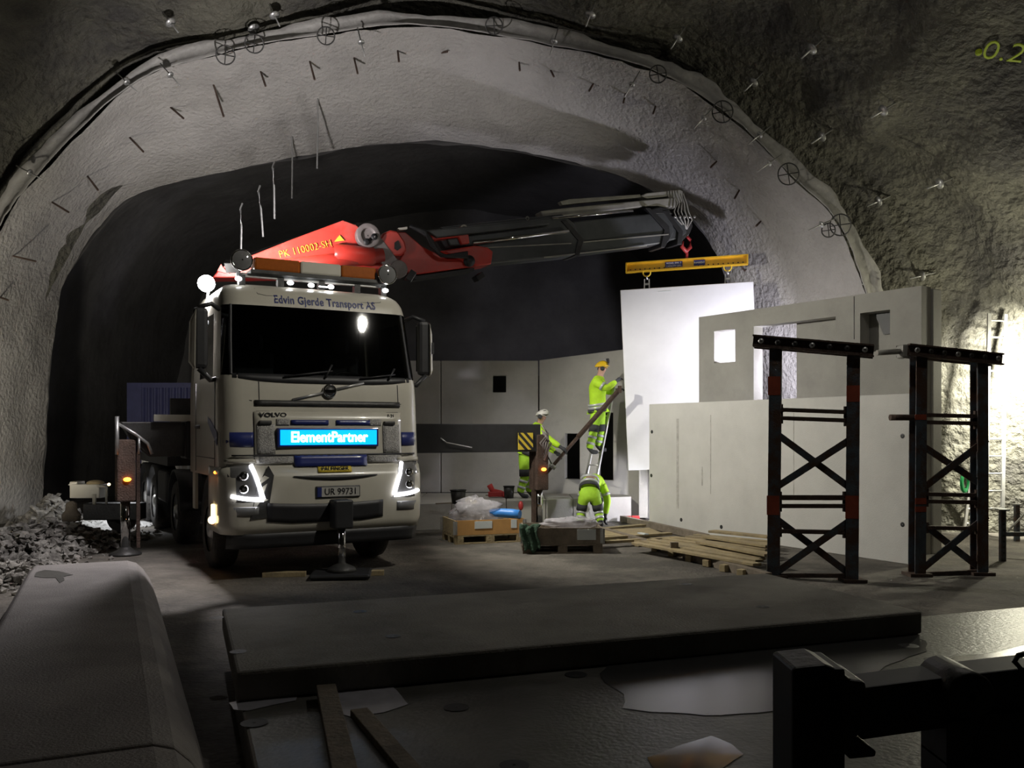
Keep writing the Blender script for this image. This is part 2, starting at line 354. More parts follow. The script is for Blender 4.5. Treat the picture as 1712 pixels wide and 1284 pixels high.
# wheel-shaped clamping rings on the strip
for px, py, r in [(377,92,.16),(425,73,.16),(545,60,.15),(826,43,.15),(1100,124,.15),(1208,187,.185),(1318,291,.185),(1405,376,.185),(1385,385,.12)]:
    k = (px-CX)/F; p = at(px, py, 15.72); d = (inward(p)*.75+V((0, -.65, 0))).normalized()
    t = thing('clamping_ring', 'wire ring with a cross holding the membrane edge', 'clamping ring', p, 0, 'clamping rings along the membrane edge')
    m = MB(); m.torus(p, d, r, .012, 22, 6); m.build('ring', m_dark, t)
    x, y, _ = frame(d); m = MB(); m.cyl(p-x*r, p+x*r, .009, n=6); m.cyl(p-y*r, p+y*r, .009, n=6); m.build('cross', m_dark, t)
# short bent bars sticking out of the sprayed vault
def bar(px, py, ex, ey, r=.02, hook=1):
    p, n = hit(bvh_v, px, py); q = at(ex, ey, p.y-.12)
    m = MB(); dirn = (q-p).normalized(); side_ = V((0, -1, 0)).cross(dirn)
    if hook: m.tube([p-dirn*.03+side_*.13, p-dirn*.02, p.lerp(q, .5), q], r, 6)
    else: m.tube([p-V((0, 0, -.05)), p.lerp(q, .5)+V((.02, 0, 0)), q], r, 6)
    o = m.build('bent_bar', m_rust, fix=False)
    tag(o, 'short bent steel bar sticking out of the sprayed concrete vault', 'steel bar', 'bent bars in the vault')
for b in [(518,103,526,133),(436,120,444,144),(592,97,598,123),(665,85,667,103),(286,180,307,198),(357,142,374,195),(217,230,240,254),(146,294,164,318),(87,338,115,355),(22,428,60,437),(0,497,14,502),
          (740,88,748,86),(868,104,869,118),(921,118,926,128),(992,140,985,152),(1046,157,1042,172),(1096,178,1092,190),(1198,270,1188,280),(1236,318,1228,332),(1272,370,1264,378),(1246,452,1255,446)]: bar(*b)
for b in [(531,165,530,282),(488,228,488,332),(432,320,440,396),(456,280,459,366),(402,350,403,425)]:
    px, py, ex, ey = b; p, n = hit(bvh_v, px, py); q = at(ex, ey, p.y)
    m = MB(); m.tube([p+V((0, .1, .12)), p, p.lerp(q, .4)+V((.01, 0, 0)), q], .017, 6)
    if px in (531, 488): m.tube([p, p+V((-.35, .3, -.06)), p+V((-.7, .6, -.16))], .008, 5)
    o = m.build('hanging_bar', m_galv, fix=False)
    tag(o, 'long thin bar hanging straight down from the vault', 'steel bar', 'long bars hanging from the vault')
# sprayed marking on the rock
p, n = hit(bvh_r, 1680, 78)
x = V((1, 0, 0)); x = (x-n*x.dot(n)).normalized(); y = n.cross(x)
t = thing('sprayed_number', 'yellow-green number sprayed on the dark rock', 'marking', p)
text('0.23', .46, m_chart, axes(p+n*.09+x*.12, x*math.cos(.15)+y*math.sin(.15), y*math.cos(.15)-x*math.sin(.15), n), t, 'digits', ext=.01, bold=-.006)
p2, n2 = hit(bvh_r, 1636, 84); m = MB(); m.ball(p2+n2*.03, (.05, .05, .05), 8, 6); m.build('dot', m_chart, t)
# ================================================================== floor slabs and kerbs in the foreground
def slab(name, label, cor, z0, z1, mat, bev=.02):
    m = MB(); m.hexa([V((c[0], c[1], z0)) for c in cor]+[V((c[0], c[1], z1)) for c in cor])
    t = thing(name, label, 'slab', (cor[0][0], cor[0][1], z0)); m.build('block', mat, t, bevel=bev); return t
u_ = V((.938, .345, 0)).normalized(); v_ = V((-u_.y, u_.x, 0)); NL = V((-1.63, 5.31, 0))
Q = lambda a, b: NL+u_*a+v_*b
def sockets(t, pts, z, r=.05):
    for c in pts:
        m = MB(); m.lathe((c[0], c[1], z+.003), (0, 0, 1), [(0, r*1.0), (.001, r*.8), (-.0005, .01)], 14); m.build('lifting_socket', m_black, t)
top = slab('concrete_slab', 'thick grey concrete slab lying on top of the wet slab', [Q(0, 0), Q(5.2, 0), Q(5.2, 2.03), Q(0, 2.03)], .24, .42, m_slab)
sockets(top, [gr(x, y, .42) for x, y in ((602,1023),(657,1064),(1148,977),(1275,1015),(398,1090),(362,1033))], .42, .055)
low = slab('concrete_slab', 'large wet concrete slab on the ground with puddles on it', [Q(0.02, -3.9), Q(8.2, -3.9), Q(8.2, .55), Q(.02, .55)], 0, .238, m_slabwet)
sockets(low, [gr(x, y, .24) for x, y in ((763,1183),(963,1128),(425,1209),(1315,1097),(1563,1104),(1519,1080),(860,1280))], .24, .075)
def puddle(pts, z, label, mat=None):
    P = [gr(x, y, z) for x, y in pts]; c = sum(P, V())/len(P); ring = []
    n = len(P)
    for i in range(n):
        for k in range(5):
            q = P[i].lerp(P[(i+1) % n], k/5); d = q-c
            ring.append(c + d*(1+.07*fbm(q, 3.0)))
    m = MB(); m.add([V((q.x, q.y, z+.004)) for q in ring]+[V((c.x, c.y, z+.006))], [(i, (i+1) % len(ring), len(ring)) for i in range(len(ring))], True)
    o = m.build('puddle', mat or m_water); tag(o, label, 'puddle')
puddle([(382,1176),(440,1163),(500,1160),(495,1172),(455,1180),(415,1189),(390,1187)], .238, 'narrow pale puddle at the corner of the wet slab below the thick slab', m_palewet)
puddle([(556,1152),(610,1146),(655,1144),(672,1165),(682,1178),(640,1192),(590,1199),(560,1190)], .238, 'small pale puddle beside the plank on the wet slab', m_palewet)
puddle([(1015,1112),(1150,1096),(1310,1082),(1420,1073),(1535,1064),(1545,1090),(1480,1115),(1420,1150),(1330,1188),(1180,1196),(1040,1185),(1020,1150)], .238, 'wide puddle mirroring the white panel on the wet slab', m_film)
puddle([(1080,1268),(1140,1245),(1190,1230),(1225,1245),(1245,1262),(1200,1290),(1100,1300)], .238, 'ragged puddle near the post of the black steel barrier')
puddle([(1562,1110),(1600,1098),(1660,1092),(1712,1080),(1712,1128),(1640,1132),(1580,1130)], .238, 'bright puddle behind the black steel barrier', m_film)
# kerb units on the left
kd = V((-.41, .912, 0)).normalized(); kn = V((kd.y, -kd.x, 0))     # along (away from the eye), and to the right
def kerb(y0, y1, label):
    a = V((-1.80, 4.6, 0)); prof = [(-.98, 0), (-1.0, .40), (-.95, .45), (-.06, .45), (.03, .42), (.10, .35), (.17, .24), (.21, .12), (.22, 0)]
    m = MB(); n = len(prof); vs = []
    for k in range(9):
        t = y0+(y1-y0)*k/8; e = .0 if 0 < k < 8 else .02
        for s_, z in prof:
            vs.append(a + kd*t + kn*s_ + V((0, 0, max(0, z-e))))
    m.add(vs, [(k*n+i, k*n+i+1, (k+1)*n+i+1, (k+1)*n+i) for k in range(8) for i in range(n-1)])
    m.add(vs[:n], [tuple(range(n))]); m.add(vs[-n:], [tuple(range(n))[::-1]])
    o = m.build('kerb_unit', m_kerb, bevel=.015); tag(o, label, 'kerb'); return o
k_ = kerb(-.55, 5.75, 'long pale concrete kerb unit with rounded shoulder beside the truck')
kerb(-3.2, -.58, 'dark concrete kerb unit end to end with the long pale one')
m = MB(); m.prism([gr(x, y, .452) for x, y in ((60,957),(75,953),(98,955),(122,961),(106,964),(108,970),(100,975),(93,966),(72,966),(58,964))], (0, 0, .002)); m.build('damp_stain', m_slabwet, k_)
# rubble along the left wall
random.seed(3)
def rubble(name, mat, label, spots, cat):
    m = MB()
    for c, r in spots:
        b = [V((random.gauss(0, 1), random.gauss(0, 1), random.gauss(0, 1))).normalized() for _ in range(9)]
        bm = bmesh.new()
        for q in b: bm.verts.new(c+V((q.x*r*random.uniform(.7, 1.2), q.y*r*random.uniform(.7, 1.2), q.z*r*.75)))
        g = bmesh.ops.convex_hull(bm, input=bm.verts)
        bm.verts.index_update(); bm.verts.ensure_lookup_table()
        m.add([v.co.copy() for v in bm.verts], [[v.index for v in f.verts] for f in bm.faces]); bm.free()
    o = m.build(name, mat, fix=False); o['kind'] = 'stuff'; tag(o, label, cat)
def heap(cx, cy, rx, ry, h, n, rmin, rmax, xmax=99):
    sp = []
    for _ in range(n):
        a, b = random.gauss(0, .5), random.gauss(0, .5); z = h*math.exp(-(a*a+b*b)*2)
        r = random.uniform(rmin, rmax)*random.uniform(.5, 1)
        if cx+a*rx+r > xmax: continue
        sp.append((V((cx+a*rx, cy+b*ry, max(r*.3, random.uniform(.3, 1)*z))), r))
    return sp
rubble('rubble_heap', m_mud, 'heap of grey mud and broken rock against the left wall', heap(-7.4, 14.1, 1.4, 1.6, .42, 1900, .03, .14, -6.1), 'rubble')
rubble('rubble_heap', m_mud, 'low spread of broken rock along the far half of the pale kerb', heap(-6.5, 10.9, .8, 1.6, .22, 900, .03, .11, -5.3), 'rubble')
rubble('rubble_heap', m_mud, 'dark broken rock along the near half of the pale kerb', heap(-5.2, 6.9, .45, 1.1, .18, 300, .04, .12, -4.75), 'rubble')
rubble('rubble_heap', m_mud, 'rubble heap in the corner of the left wall beyond the trailer', heap(-9.0, 17.6, .5, .9, .6, 260, .06, .22), 'rubble')
m = MB(); m.grid(lambda u, v: V((-8.7+1.6*u, 16.35+2.0*v, -.02+.16*math.sin(math.pi*u)**.6*math.sin(math.pi*v)**.6*(.7+.5*fbm(V((u*9, v*9, 2)), 1.0)))), 60, 60)
o = m.build('pale_grit_mound', m_snow, fix=False); o['kind'] = 'stuff'; tag(o, 'flat mound of pale grit below the site trailer', 'grit')
rubble('pale_grit_bank', m_snow, 'low bank of pale lit grit behind the stabiliser leg', heap(-7.8, 17.4, .7, .6, .12, 400, .03, .08, -6.85), 'grit')
# ================================================================== the crane truck
PSI = math.radians(29); TL = V((-2.36, 11.5, 0))
truck = thing('crane_truck', 'cream crane truck with blue stripe, lit name board and red loader crane', 'truck', TL, PSI)
TM = WM[truck.name]
def interp(tab, z):
    for (a, p), (b, q) in zip(tab, tab[1:]):
        if z <= b: return p+(q-p)*max(0, (z-a))/(b-a)
    return tab[-1][1]
YF = [(.45,-.06),(.62,-.10),(.95,-.13),(1.3,-.12),(1.42,-.05),(1.7,-.02),(2.0,0),(2.45,.05),(3.45,.30),(3.56,.34),(3.66,.42),(3.74,.58),(3.78,.85)]
WT = [(.45,1.28),(.7,1.32),(2.4,1.32),(3.45,1.26),(3.6,1.23),(3.72,1.16),(3.78,1.05)]
RC = .26; CABY = 2.2
yf = lambda z: interp(YF, z)
wd = lambda z: interp(WT, z)
def front(x, z, off=0):
    w_ = wd(z); r = RC; a = abs(x); y = yf(z)+.05*(x/w_)**2
    if a > w_-r: y += r-math.sqrt(max(0, r*r-(a-(w_-r))**2))
    return V((x, y-off, z))
NA, NF, NSd = 7, 18, 8
def section(z):
    w_ = wd(z); pts = []
    f0 = front(w_-RC, z).y
    for i in range(NSd): pts.append(V((-w_, CABY+(f0+RC-CABY)*i/NSd, z)))
    for i in range(NA): a = math.pi/2*i/NA; pts.append(V((-(w_-RC)-RC*math.cos(a), f0+RC-RC*math.sin(a), z)))
    for i in range(NF): pts.append(front(-(w_-RC)+2*(w_-RC)*i/NF, z))
    for i in range(NA+1): a = math.pi/2*(1-i/NA); pts.append(V(((w_-RC)+RC*math.cos(a), f0+RC-RC*math.sin(a), z)))
    for i in range(1, NSd+1): pts.append(V((w_, f0+RC+(CABY-f0-RC)*i/NSd, z)))
    return pts
ZS = [1.27,1.42,1.55,1.72,1.9,2.1,2.3,2.46,2.54,2.75,3.0,3.2,3.36,3.44,3.5,3.56,3.62,3.66,3.70,3.74,3.76,3.78]
i0, i1 = NSd+2, NSd+NA+NF+NA-2
def loft(zs, keep, name, mat, cap=None, par=truck):
    m = MB(); secs_ = [section(z) for z in zs]; n = len(secs_[0])
    for s_ in secs_: m.v += s_
    for j in range(len(zs)-1):
        for i in range(n):
            k = (i+1) % n
            if keep(i, j, zs[j], zs[j+1]): m.f.append([j*n+i, j*n+k, (j+1)*n+k, (j+1)*n+i]); m.mi.append(0); m.sm.append(True)
    if cap: m.f.append([(len(zs)-1)*n+i for i in range(n)]); m.mi.append(0); m.sm.append(False)
    return m.build(name, mat, par, local=True)
nsec = len(section(2))
wind = lambda i, a, b: i0 <= i < i1 and a >= 2.53 and b <= 3.45
sidew = lambda i, a, b: (3 <= i < 7 or nsec-2-7 < i <= nsec-2-3) and a >= 2.53 and b <= 3.37
cab = loft(ZS, lambda i, j, a, b: not wind(i, a, b) and not sidew(i, a, b), 'cab_shell', m_cream, cap=True)
loft(ZS, lambda i, j, a, b: wind(i, a, b), 'windscreen', m_wind)
loft(ZS, lambda i, j, a, b: sidew(i, a, b), 'side_window', m_wind)
def patch(name, mat, x0, x1, z0, z1, off=.008, nu=12, nv=4, par=truck):
    f0 = z0 if callable(z0) else (lambda x: z0); f1 = z1 if callable(z1) else (lambda x: z1)
    m = MB()
    def fn(u, v):
        x = x0+(x1-x0)*u; z = f0(x)+(f1(x)-f0(x))*v; return front(x, z, off)
    m.grid(fn, nu, nv); o = m.build(name, mat, par, local=True, solid=.006, fix=False); return o
def strip_line(pts, r=.006, mat=m_black, name='panel_gap', par=truck):
    m = MB(); m.tube([front(x, z, .002) for x, z in pts], r, 5); return m.build(name, mat, par, local=True, fix=False)
# interior
m = MB(); m.bx(-1.05, 1.05, .45, .9, 2.1, 2.52); m.build('dashboard', m_black, truck, local=True, bevel=.05)
for sx in (-.62, .62):
    m = MB(); m.bx(sx-.28, sx+.28, 1.35, 1.55, 2.2, 2.95); m.bx(sx-.14, sx+.14, 1.38, 1.5, 2.95, 3.2); m.build('seat', m_cloth, truck, local=True, bevel=.06)
m = MB(); m.torus((.62, .98, 2.55), (0, -.5, .8), .24, .02, 20, 6); m.build('steering_wheel', m_black, truck, local=True)
m = MB(); m.bx(-1.12, 1.12, 2.0, 2.12, 1.4, 3.6); m.build('cab_rear_lining', m_cloth, truck, local=True)
# black surround and wipers
patch('windscreen_lower_band', m_black, -1.27, 1.27, lambda x: 2.50-.05*(1-min(1, (x/1.1)**4)), 2.56, .006, 24, 2)
for x in (-1.18, 1.18): strip_line([(x*1.0, 2.55), (x*.985, 3.0), (x*.965, 3.44)], .022, m_black, 'windscreen_pillar')
for a, b in (((-.55, 2.53), (.08, 2.62)), ((.45, 2.53), (.95, 2.60))):
    m = MB(); m.tube([front(a[0], a[1], .03), front((a[0]+b[0])/2, (a[1]+b[1])/2, .04), front(b[0], b[1], .03)], .012, 6); m.build('wiper', m_black, truck, local=True)
    m = MB(); m.tube([front(b[0]-.1, 2.53, .03), front(b[0], b[1]+.08, .03)], .014, 6); m.build('wiper_arm', m_black, truck, local=True)
# seams and hatches on the cream front
strip_line([(-.86, 2.46), (-.86, 2.2)]); strip_line([(.98, 2.46), (.98, 2.2)])
strip_line([(-1.22, 2.26), (-.95, 2.22)]); strip_line([(1.0, 2.2), (1.22, 2.24)])
strip_line([(-.82, 3.68), (-.8, 3.6), (-.7, 3.58), (.7, 3.58), (.86, 3.6), (.9, 3.68)], .004)
patch('front_hatch_trim', m_dark, -.92, 1.0, 2.16, 2.23, .012, 20, 2)
# emblem with its diagonal bar
m = MB(); c = front(0.03, 2.36, .03); m.torus(c, (0, -1, .1), .075, .016, 22, 8); m.build('emblem_ring', m_chrome, truck, local=True)
m = MB(); m.lathe(c, (0, -1, .1), [(-.02, .072), (.006, .072), (.010, .01)], 18); m.build('emblem_disc', m_dark, truck, local=True)
m = MB(); m.tube([front(-.45, 2.24, .012), front(-.06, 2.335, .016)], .017, 6); m.tube([front(.12, 2.385, .016), front(.5, 2.475, .012)], .017, 6); m.build('emblem_bar', m_galv, truck, local=True)
m = MB(); m.beam(c+V((-.075, -.02, 0)), c+V((.075, -.02, 0)), .008, .03); m.build('emblem_name_bar', m_chrome, truck, local=True)
# grille panel, dotted mesh panels, blue fields
m_mesh = M('dotted_grille', (.38, .37, .35), .5, var=.5, scale=55, bump=.6, bscale=60)
patch('grille_panel', m_cream, -.93, 1.0, 1.44, 2.09, .012, 20, 6)
for q in ([(-.93,1.44),(-.93,2.06),(-.90,2.09),(.97,2.09),(1.0,2.06),(1.0,1.44)],): strip_line([(x, z) for x, z in q], .007)
for x0, x1, z0, z1 in ((-.90,-.68,1.55,1.93),(.74,.97,1.55,1.93),(-.66,-.50,1.92,2.0),(.55,.72,1.92,2.0),(-.88,-.46,1.445,1.53),(.52,.97,1.445,1.53)): patch('grille_mesh', m_mesh, x0, x1, z0, z1, .024, 4, 4)
for x0, x1 in ((-.48, .0), (.10, .56)): patch('upper_intake', m_navy, x0, x1, 1.925, 1.985, .026, 8, 2)
patch('lower_grille', m_navy, -.45, .5, 1.40, 1.54, .03, 10, 3)
patch('bumper_top_gap', m_black, -1.2, 1.2, 1.535, 1.555, .03, 24, 1)
for x in (-.80, .83): 
    m = MB(); p = front(x, 1.95, .03); m.box(p, (.16, .05, .05)); m.build('step_handle', m_dark, truck, local=True, bevel=.015)
# blue stripe round the corners
patch('blue_stripe', m_navy, -1.30, -.94, 1.65, 1.83, .006, 14, 2); patch('blue_stripe', m_navy, 1.01, 1.30, 1.65, 1.83, .006, 14, 2)
m = MB(); m.add([V((-1.327, .25, 1.66)), V((-1.327, .25, 1.83)), V((-1.327, .85, 2.03)), V((-1.327, .85, 1.95))], [(0, 1, 2, 3)]); m.build('blue_stripe', m_navy, truck, local=True, solid=.004)
# LED board
m = MB(); p0 = front(-.66, 1.77).y; yb = -.075
m.bx(-.66, .66, yb, .0, 1.645, 1.885); m.build('led_board_housing', m_navy, truck, local=True, bevel=.01)
m = MB(); m.bx(-.63, .63, yb-.008, yb, 1.67, 1.86); led = m.build('led_board', e_led, truck, local=True)
FX = lambda x, y, z, tilt=0: Matrix.Translation((x, y, z)) @ Matrix.Rotation(math.pi/2-tilt, 4, 'X')
text('ElementPartner', .185, e_ledt, FX(0, yb-.012, 1.765), truck, 'led_lettering', .003, .004, local=True, sx=.86)
# lettering of the cab
ct = text('Edvin Gjerde Transport AS', .15, m_navyp, FX(.08, 0, 3.535), truck, 'company_lettering', 0, .003, local=True, sx=.78, space=1.06)
for v in ct.data.vertices: v.co = front(v.co.x, v.co.z, .006)      # print following the curved cab front
text('VOLVO', .075, m_black, FX(-.70, front(-.7, 2.05).y-.022, 2.045), truck, 'maker_lettering', .004, .002, local=True, sx=1.35)
text('F-21', .055, m_black, FX(.86, front(.86, 2.045).y-.022, 2.045), truck, 'model_lettering', .004, local=True)
# bumper
ZB = [.58,.70,.85,1.0,1.15,1.27,1.40]
cutb = lambda i: i >= NSd-3 and i < nsec-(NSd-3)
m = MB(); secs_ = [section(z) for z in ZB]
def sec_b(z):
    s_ = section(z); f0 = front(wd(z)-RC, z).y+RC; w_ = wd(z)
    s_[:NSd] = [V((-w_, .8+(f0-.8)*i/NSd, z)) for i in range(NSd)]
    s_[-NSd:] = [V((w_, f0+(.8-f0)*i/NSd, z)) for i in range(1, NSd+1)]
    return s_
n = len(secs_[0])
for z in ZB: m.v += sec_b(z)
for j in range(len(ZB)-1):
    for i in range(n-1): m.f.append([j*n+i, j*n+i+1, (j+1)*n+i+1, (j+1)*n+i]); m.mi.append(0); m.sm.append(True)
m.build('bumper', m_cream, truck, local=True, solid=.02)
patch('bumper_lower_skirt', m_black, -1.25, 1.25, .40, .585, .012, 24, 3)
patch('bumper_black_insert', m_black, -.80, .70, lambda x: .70+.10*max(0, abs(x+.05)-.45), lambda x: .93+.05*(x*x), .02, 20, 4)
m = MB(); m.prism([front(-1.0, .76, .022), front(-.80, .78, .022), front(-.72, 1.30, .022), front(-.78, 1.42, .06), front(-.93, 1.15, .022)], (0, .01, 0)); m.build('torn_bumper_film', m_dark, truck, local=True)
patch('bumper_slot', m_black, -.48, .62, lambda x: 1.225+.05*((x-.07)/.55)**2, 1.285, .02, 16, 2)
patch('maker_plate_front', m_yelp, -.16, .28, 1.325, 1.405, .02, 8, 2)
text('PALFINGER', .072, m_black, FX(.06, front(.06, 1.365).y-.032, 1.365), truck, 'maker_plate_lettering', .003, .001, local=True, sx=1.0)
yp = front(.08, 1.07).y-.03
m = MB(); m.bx(-.20, .38, yp, yp+.03, 1.0, 1.15); m.build('number_plate_frame', m_black, truck, local=True, bevel=.01)
m = MB(); m.bx(-.13, .365, yp-.006, yp, 1.015, 1.135); m.build('number_plate', M('plate_grey', (.42, .41, .38), .5, var=.05), truck, local=True)
m = MB(); m.bx(-.185, -.13, yp-.006, yp, 1.015, 1.135); m.build('number_plate_band', m_navyp, truck, local=True)
text('UR 99731', .115, m_black, FX(.12, yp-.009, 1.075), truck, 'number_plate_lettering', .002, .001, local=True, sx=.92)
# headlights
for sgn in (-1, 1):
    f = lambda a, z, o=.02: front(sgn*a, z, o)
    quad = lambda a, b, z0, z1, o: None
    m = MB()
    def hl(u, v, s=sgn):
        z = .98+.46*v; inner = .84+.12*v; outer_ = 1.25; return front(s*(inner+(outer_-inner)*u), z, .012)
    m.grid(hl, 8, 6); o = m.build('headlamp_glass', m_glass, truck, local=True, solid=.01, fix=False)
    for a, z in ((1.08, 1.30), (1.08, 1.14)):
        mm = MB(); p = front(sgn*a, z, .02); mm.lathe(p, (0, -1, 0), [(0, .055), (.006, .055), (.004, .02)], 14); mm.build('headlamp_lens', m_chrome, truck, local=True)
    mm = MB(); mm.tube([front(sgn*(.985-.135*k/6), 1.43-.42*k/6, .035) for k in range(7)], .026, 8); mm.tube([front(sgn*(.85+.37*k/8), 1.005+.05*(k/8)**2, .035) for k in range(9)], .026, 8); mm.build('running_lamp', e_drl, truck, local=True)
    patch('headlamp_brow', m_cream, min(sgn*.92, sgn*1.28), max(sgn*.92, sgn*1.28), 1.45, 1.50, .045, 8, 2)
    patch('fog_lamp', m_glass, min(sgn*.90, sgn*1.24), max(sgn*.90, sgn*1.24), .80, .92, .014, 6, 2)
m = MB(); m.box((-1.34, .42, .82), (.04, .10, .22)); m.build('side_marker_lamp', e_warm, truck, local=True, bevel=.01)
m = MB(); m.ball((-1.37, .34, .74), .05, 10, 6); m.build('corner_lamp', e_warm, truck, local=True)
m = MB(); m.ball((-1.34, .52, .72), .04, 10, 6); m.build('indicator_lamp', e_amber, truck, local=True)
m = MB(); m.ball((1.38, .36, .78), .045, 10, 6); m.build('corner_lamp', e_warm, truck, local=True)
m = MB(); m.ball((-1.332, .35, 1.33), .018, 8, 6); m.build('repeater_lamp', e_amber, truck, local=True)
# doors: seams, handle, fender arches
for s in (-1, 1):
    m = MB(); m.tube([(s*1.322, .42, 1.3), (s*1.322, .42, 2.5)], .006, 5); m.tube([(s*1.322, 1.75, 1.3), (s*1.322, 1.75, 2.5)], .006, 5); m.tube([(s*1.322, .42, 1.5), (s*1.322, 1.75, 1.5)], .005, 5); m.build('door_gap', m_black, truck, local=True)
    m = MB(); m.box((s*1.335, 1.55, 1.9), (.04, .2, .05)); m.build('door_handle', m_black, truck, local=True, bevel=.01)
    m = MB(); pts = [(s*1.2, 1.38+.66*math.cos(a), .55+.70*math.sin(a)) for a in [math.pi*k/14 for k in range(15)]]
    vs = []
    for p in pts: vs += [V(p), V((s*.85, p[1], p[2]))]
    m.add(vs, [(2*k, 2*k+2, 2*k+3, 2*k+1) for k in range(14)], True); m.build('mudguard', m_black, truck, local=True, solid=.03)
    m = MB(); m.bx(s*1.29-.02, s*1.29+.02, .76, .86, .6, 1.35); m.build('step_panel', m_cream, truck, local=True)
    m = MB(); m.bx(s*1.27-.02, s*1.27+.02, 2.0, 2.2, .75, 1.3); m.build('step_panel', m_cream, truck, local=True)
# mirrors
for s in (-1, 1):
    m = MB(); m.bx(s*1.50-.09, s*1.50+.09, .34, .46, 2.62, 3.38); o = m.build('mirror_housing', m_black, truck, local=True, bevel=.05)
    m = MB(); m.bx(s*1.50-.08, s*1.50+.08, .46, .475, 2.68, 3.32); m.build('mirror_glass', m_chrome, truck, local=True)
    m = MB(); m.tube([(s*1.25, .5, 3.38), (s*1.36, .44, 3.44), (s*1.52, .40, 3.38)], .03, 7); m.build('mirror_arm', m_black, truck, local=True); m = MB(); m.tube([(s*1.29, .42, 2.5), (s*1.38, .38, 2.48), (s*1.52, .38, 2.62)], .035, 7); m.build('mirror_arm', m_black, truck, local=True)
    m = MB(); m.prism([(s*1.57, .30, 2.60), (s*1.63, .36, 2.70), (s*1.62, .36, 3.2), (s*1.56, .30, 3.36)], (0, .12, 0)); m.build('mirror_cover', m_cream, truck, local=True, bevel=.02)
m = MB(); m.box((1.60, .30, 3.0), (.03, .02, .16)); m.build('mirror_slot', m_black, truck, local=True)
# roof: lamp bar, beacons, spot lamps, marker lamps
m = MB(); m.beam((-1.02, .62, 3.86), (1.02, .62, 3.86), .07, .05); m.build('roof_lamp_bar', m_galv, truck, local=True)
for x in (-.95, -.45, .1, .6, .98):
    m = MB(); m.bx(x-.04, x+.04, .58, .68, 3.70, 3.86); m.build('bar_bracket', m_dark, truck, local=True)
for x0, x1, mt in ((-.80, -.20, m_amber), (-.20, .36, m_cream), (.36, .86, m_amber)):
    m = MB(); m.bx(x0, x1, .55, .78, 3.93, 4.10); m.build('beacon_lens' if mt is m_amber else 'beacon_centre', mt, truck, local=True, bevel=.025)
m = MB(); m.bx(-.85, .90, .53, .80, 3.88, 3.935); m.build('beacon_base', m_dark, truck, local=True, bevel=.01)
for x, z in ((-.97, 4.03), (1.0, 4.01)):
    m = MB(); m.lathe((x, .50, z), (0, 1, 0), [(-.02, .01), (0, .10), (.01, .135), (.05, .135), (.16, .09), (.2, .02)], 22); m.build('spot_lamp_housing', m_dark, truck, local=True)
    m = MB(); m.lathe((x, .485, z), (0, -1, 0), [(0, .125), (.015, .09), (.022, .01)], 20); m.build('spot_lamp_lens', m_glass, truck, local=True)
    m = MB(); m.torus((x, .49, z), (0, 1, 0), .128, .012, 22, 6); m.build('spot_lamp_rim', m_chrome, truck, local=True)
for x, z in ((-1.0, 3.80), (-.33, 3.80), (-.05, 3.79), (.22, 3.79), (1.0, 3.80)):
    m = MB(); m.ball((x, .57, z), (.045, .03, .03), 10, 6); m.build('marker_lamp', e_white, truck, local=True)
m = MB(); m.box((.14, .585, 3.785), (.16, .02, .012)); m.build('marker_strip', e_white, truck, local=True)
# chassis, wheels, deck
m = MB()
for x in (-.42, .42): m.bx(x-.05, x+.05, .3, 9.4, .72, 1.0)
for y in (1.0, 2.6, 4.4, 6, 7.3, 8.6, 9.3): m.bx(-.42, .42, y-.06, y+.06, .74, .96)
m.build('chassis_rails', m_dark, truck, local=True)
def wheel(x, y, dual=False, s=1):
    sgn = 1 if x > 0 else -1
    m = MB(); m.lathe((x-sgn*.16, y, .52), (sgn, 0, 0), [(0, .30), (0, .46), (.03, .505), (.10, .52), (.22, .52), (.29, .505), (.32, .46), (.32, .30)], 36); t_ = m.build('tyre', m_tyre, truck, local=True)
    m = MB(); m.lathe((x-sgn*.16, y, .52), (sgn, 0, 0), [(.02, .31), (.30, .31), (.25, .26), (.20, .20), (.22, .14), (.30, .12), (.33, .09), (.33, .01)], 28); r_ = m.build('rim', m_galv, truck, local=True)
    r_.parent = t_
    for k in range(10):
        a = k*math.pi/5; mm = MB(); p = V((x+sgn*.06, y+.165*math.cos(a), .52+.165*math.sin(a))); mm.cyl(p, p+V((sgn*.04, 0, 0)), .014, n=6); b_ = mm.build('wheel_nut', m_dark, truck, local=True); b_.parent = t_
for y in (1.38, 3.25-.15+1.2, 6.9, 8.25):
    for x in (-1.06, 1.06): wheel(x, y)
for y in (4.3, 6.9, 8.25):
    for s in (-1, 1):
        m = MB(); vs = []
        for k in range(13):
            a = math.pi*k/12; vs += [V((s*1.24, y+.62*math.cos(a), .58+.62*math.sin(a))), V((s*.86, y+.62*math.cos(a), .58+.62*math.sin(a)))]
        m.add(vs, [(2*k, 2*k+2, 2*k+3, 2*k+1) for k in range(12)], True); m.build('mudguard', m_black, truck, local=True, solid=.03)
for y in (1.38, 4.3, 6.9, 8.25): m = MB(); m.cyl((-.9, y, .52), (.9, y, .52), .08); m.build('axle', m_dark, truck, local=True)
m = MB(); m.bx(-.5, .5, .2, 1.0, .45, .8); m.build('front_underframe', m_black, truck, local=True)
m = MB(); m.bx(-1.25, 1.25, 4.9, 9.5, 1.25, 1.40); m.build('load_deck', m_dark, truck, local=True)
for s in (-1, 1): m = MB(); m.bx(s*1.0-.25, s*1.0+.25, 5.1, 6.1, .6, 1.15); m.build('fuel_tank', m_dark, truck, local=True, bevel=.05)
m = MB(); m.bx(-1.2, 1.2, 4.9, 5.0, 1.40, 2.4); m.build('headboard', m_dark, truck, local=True)
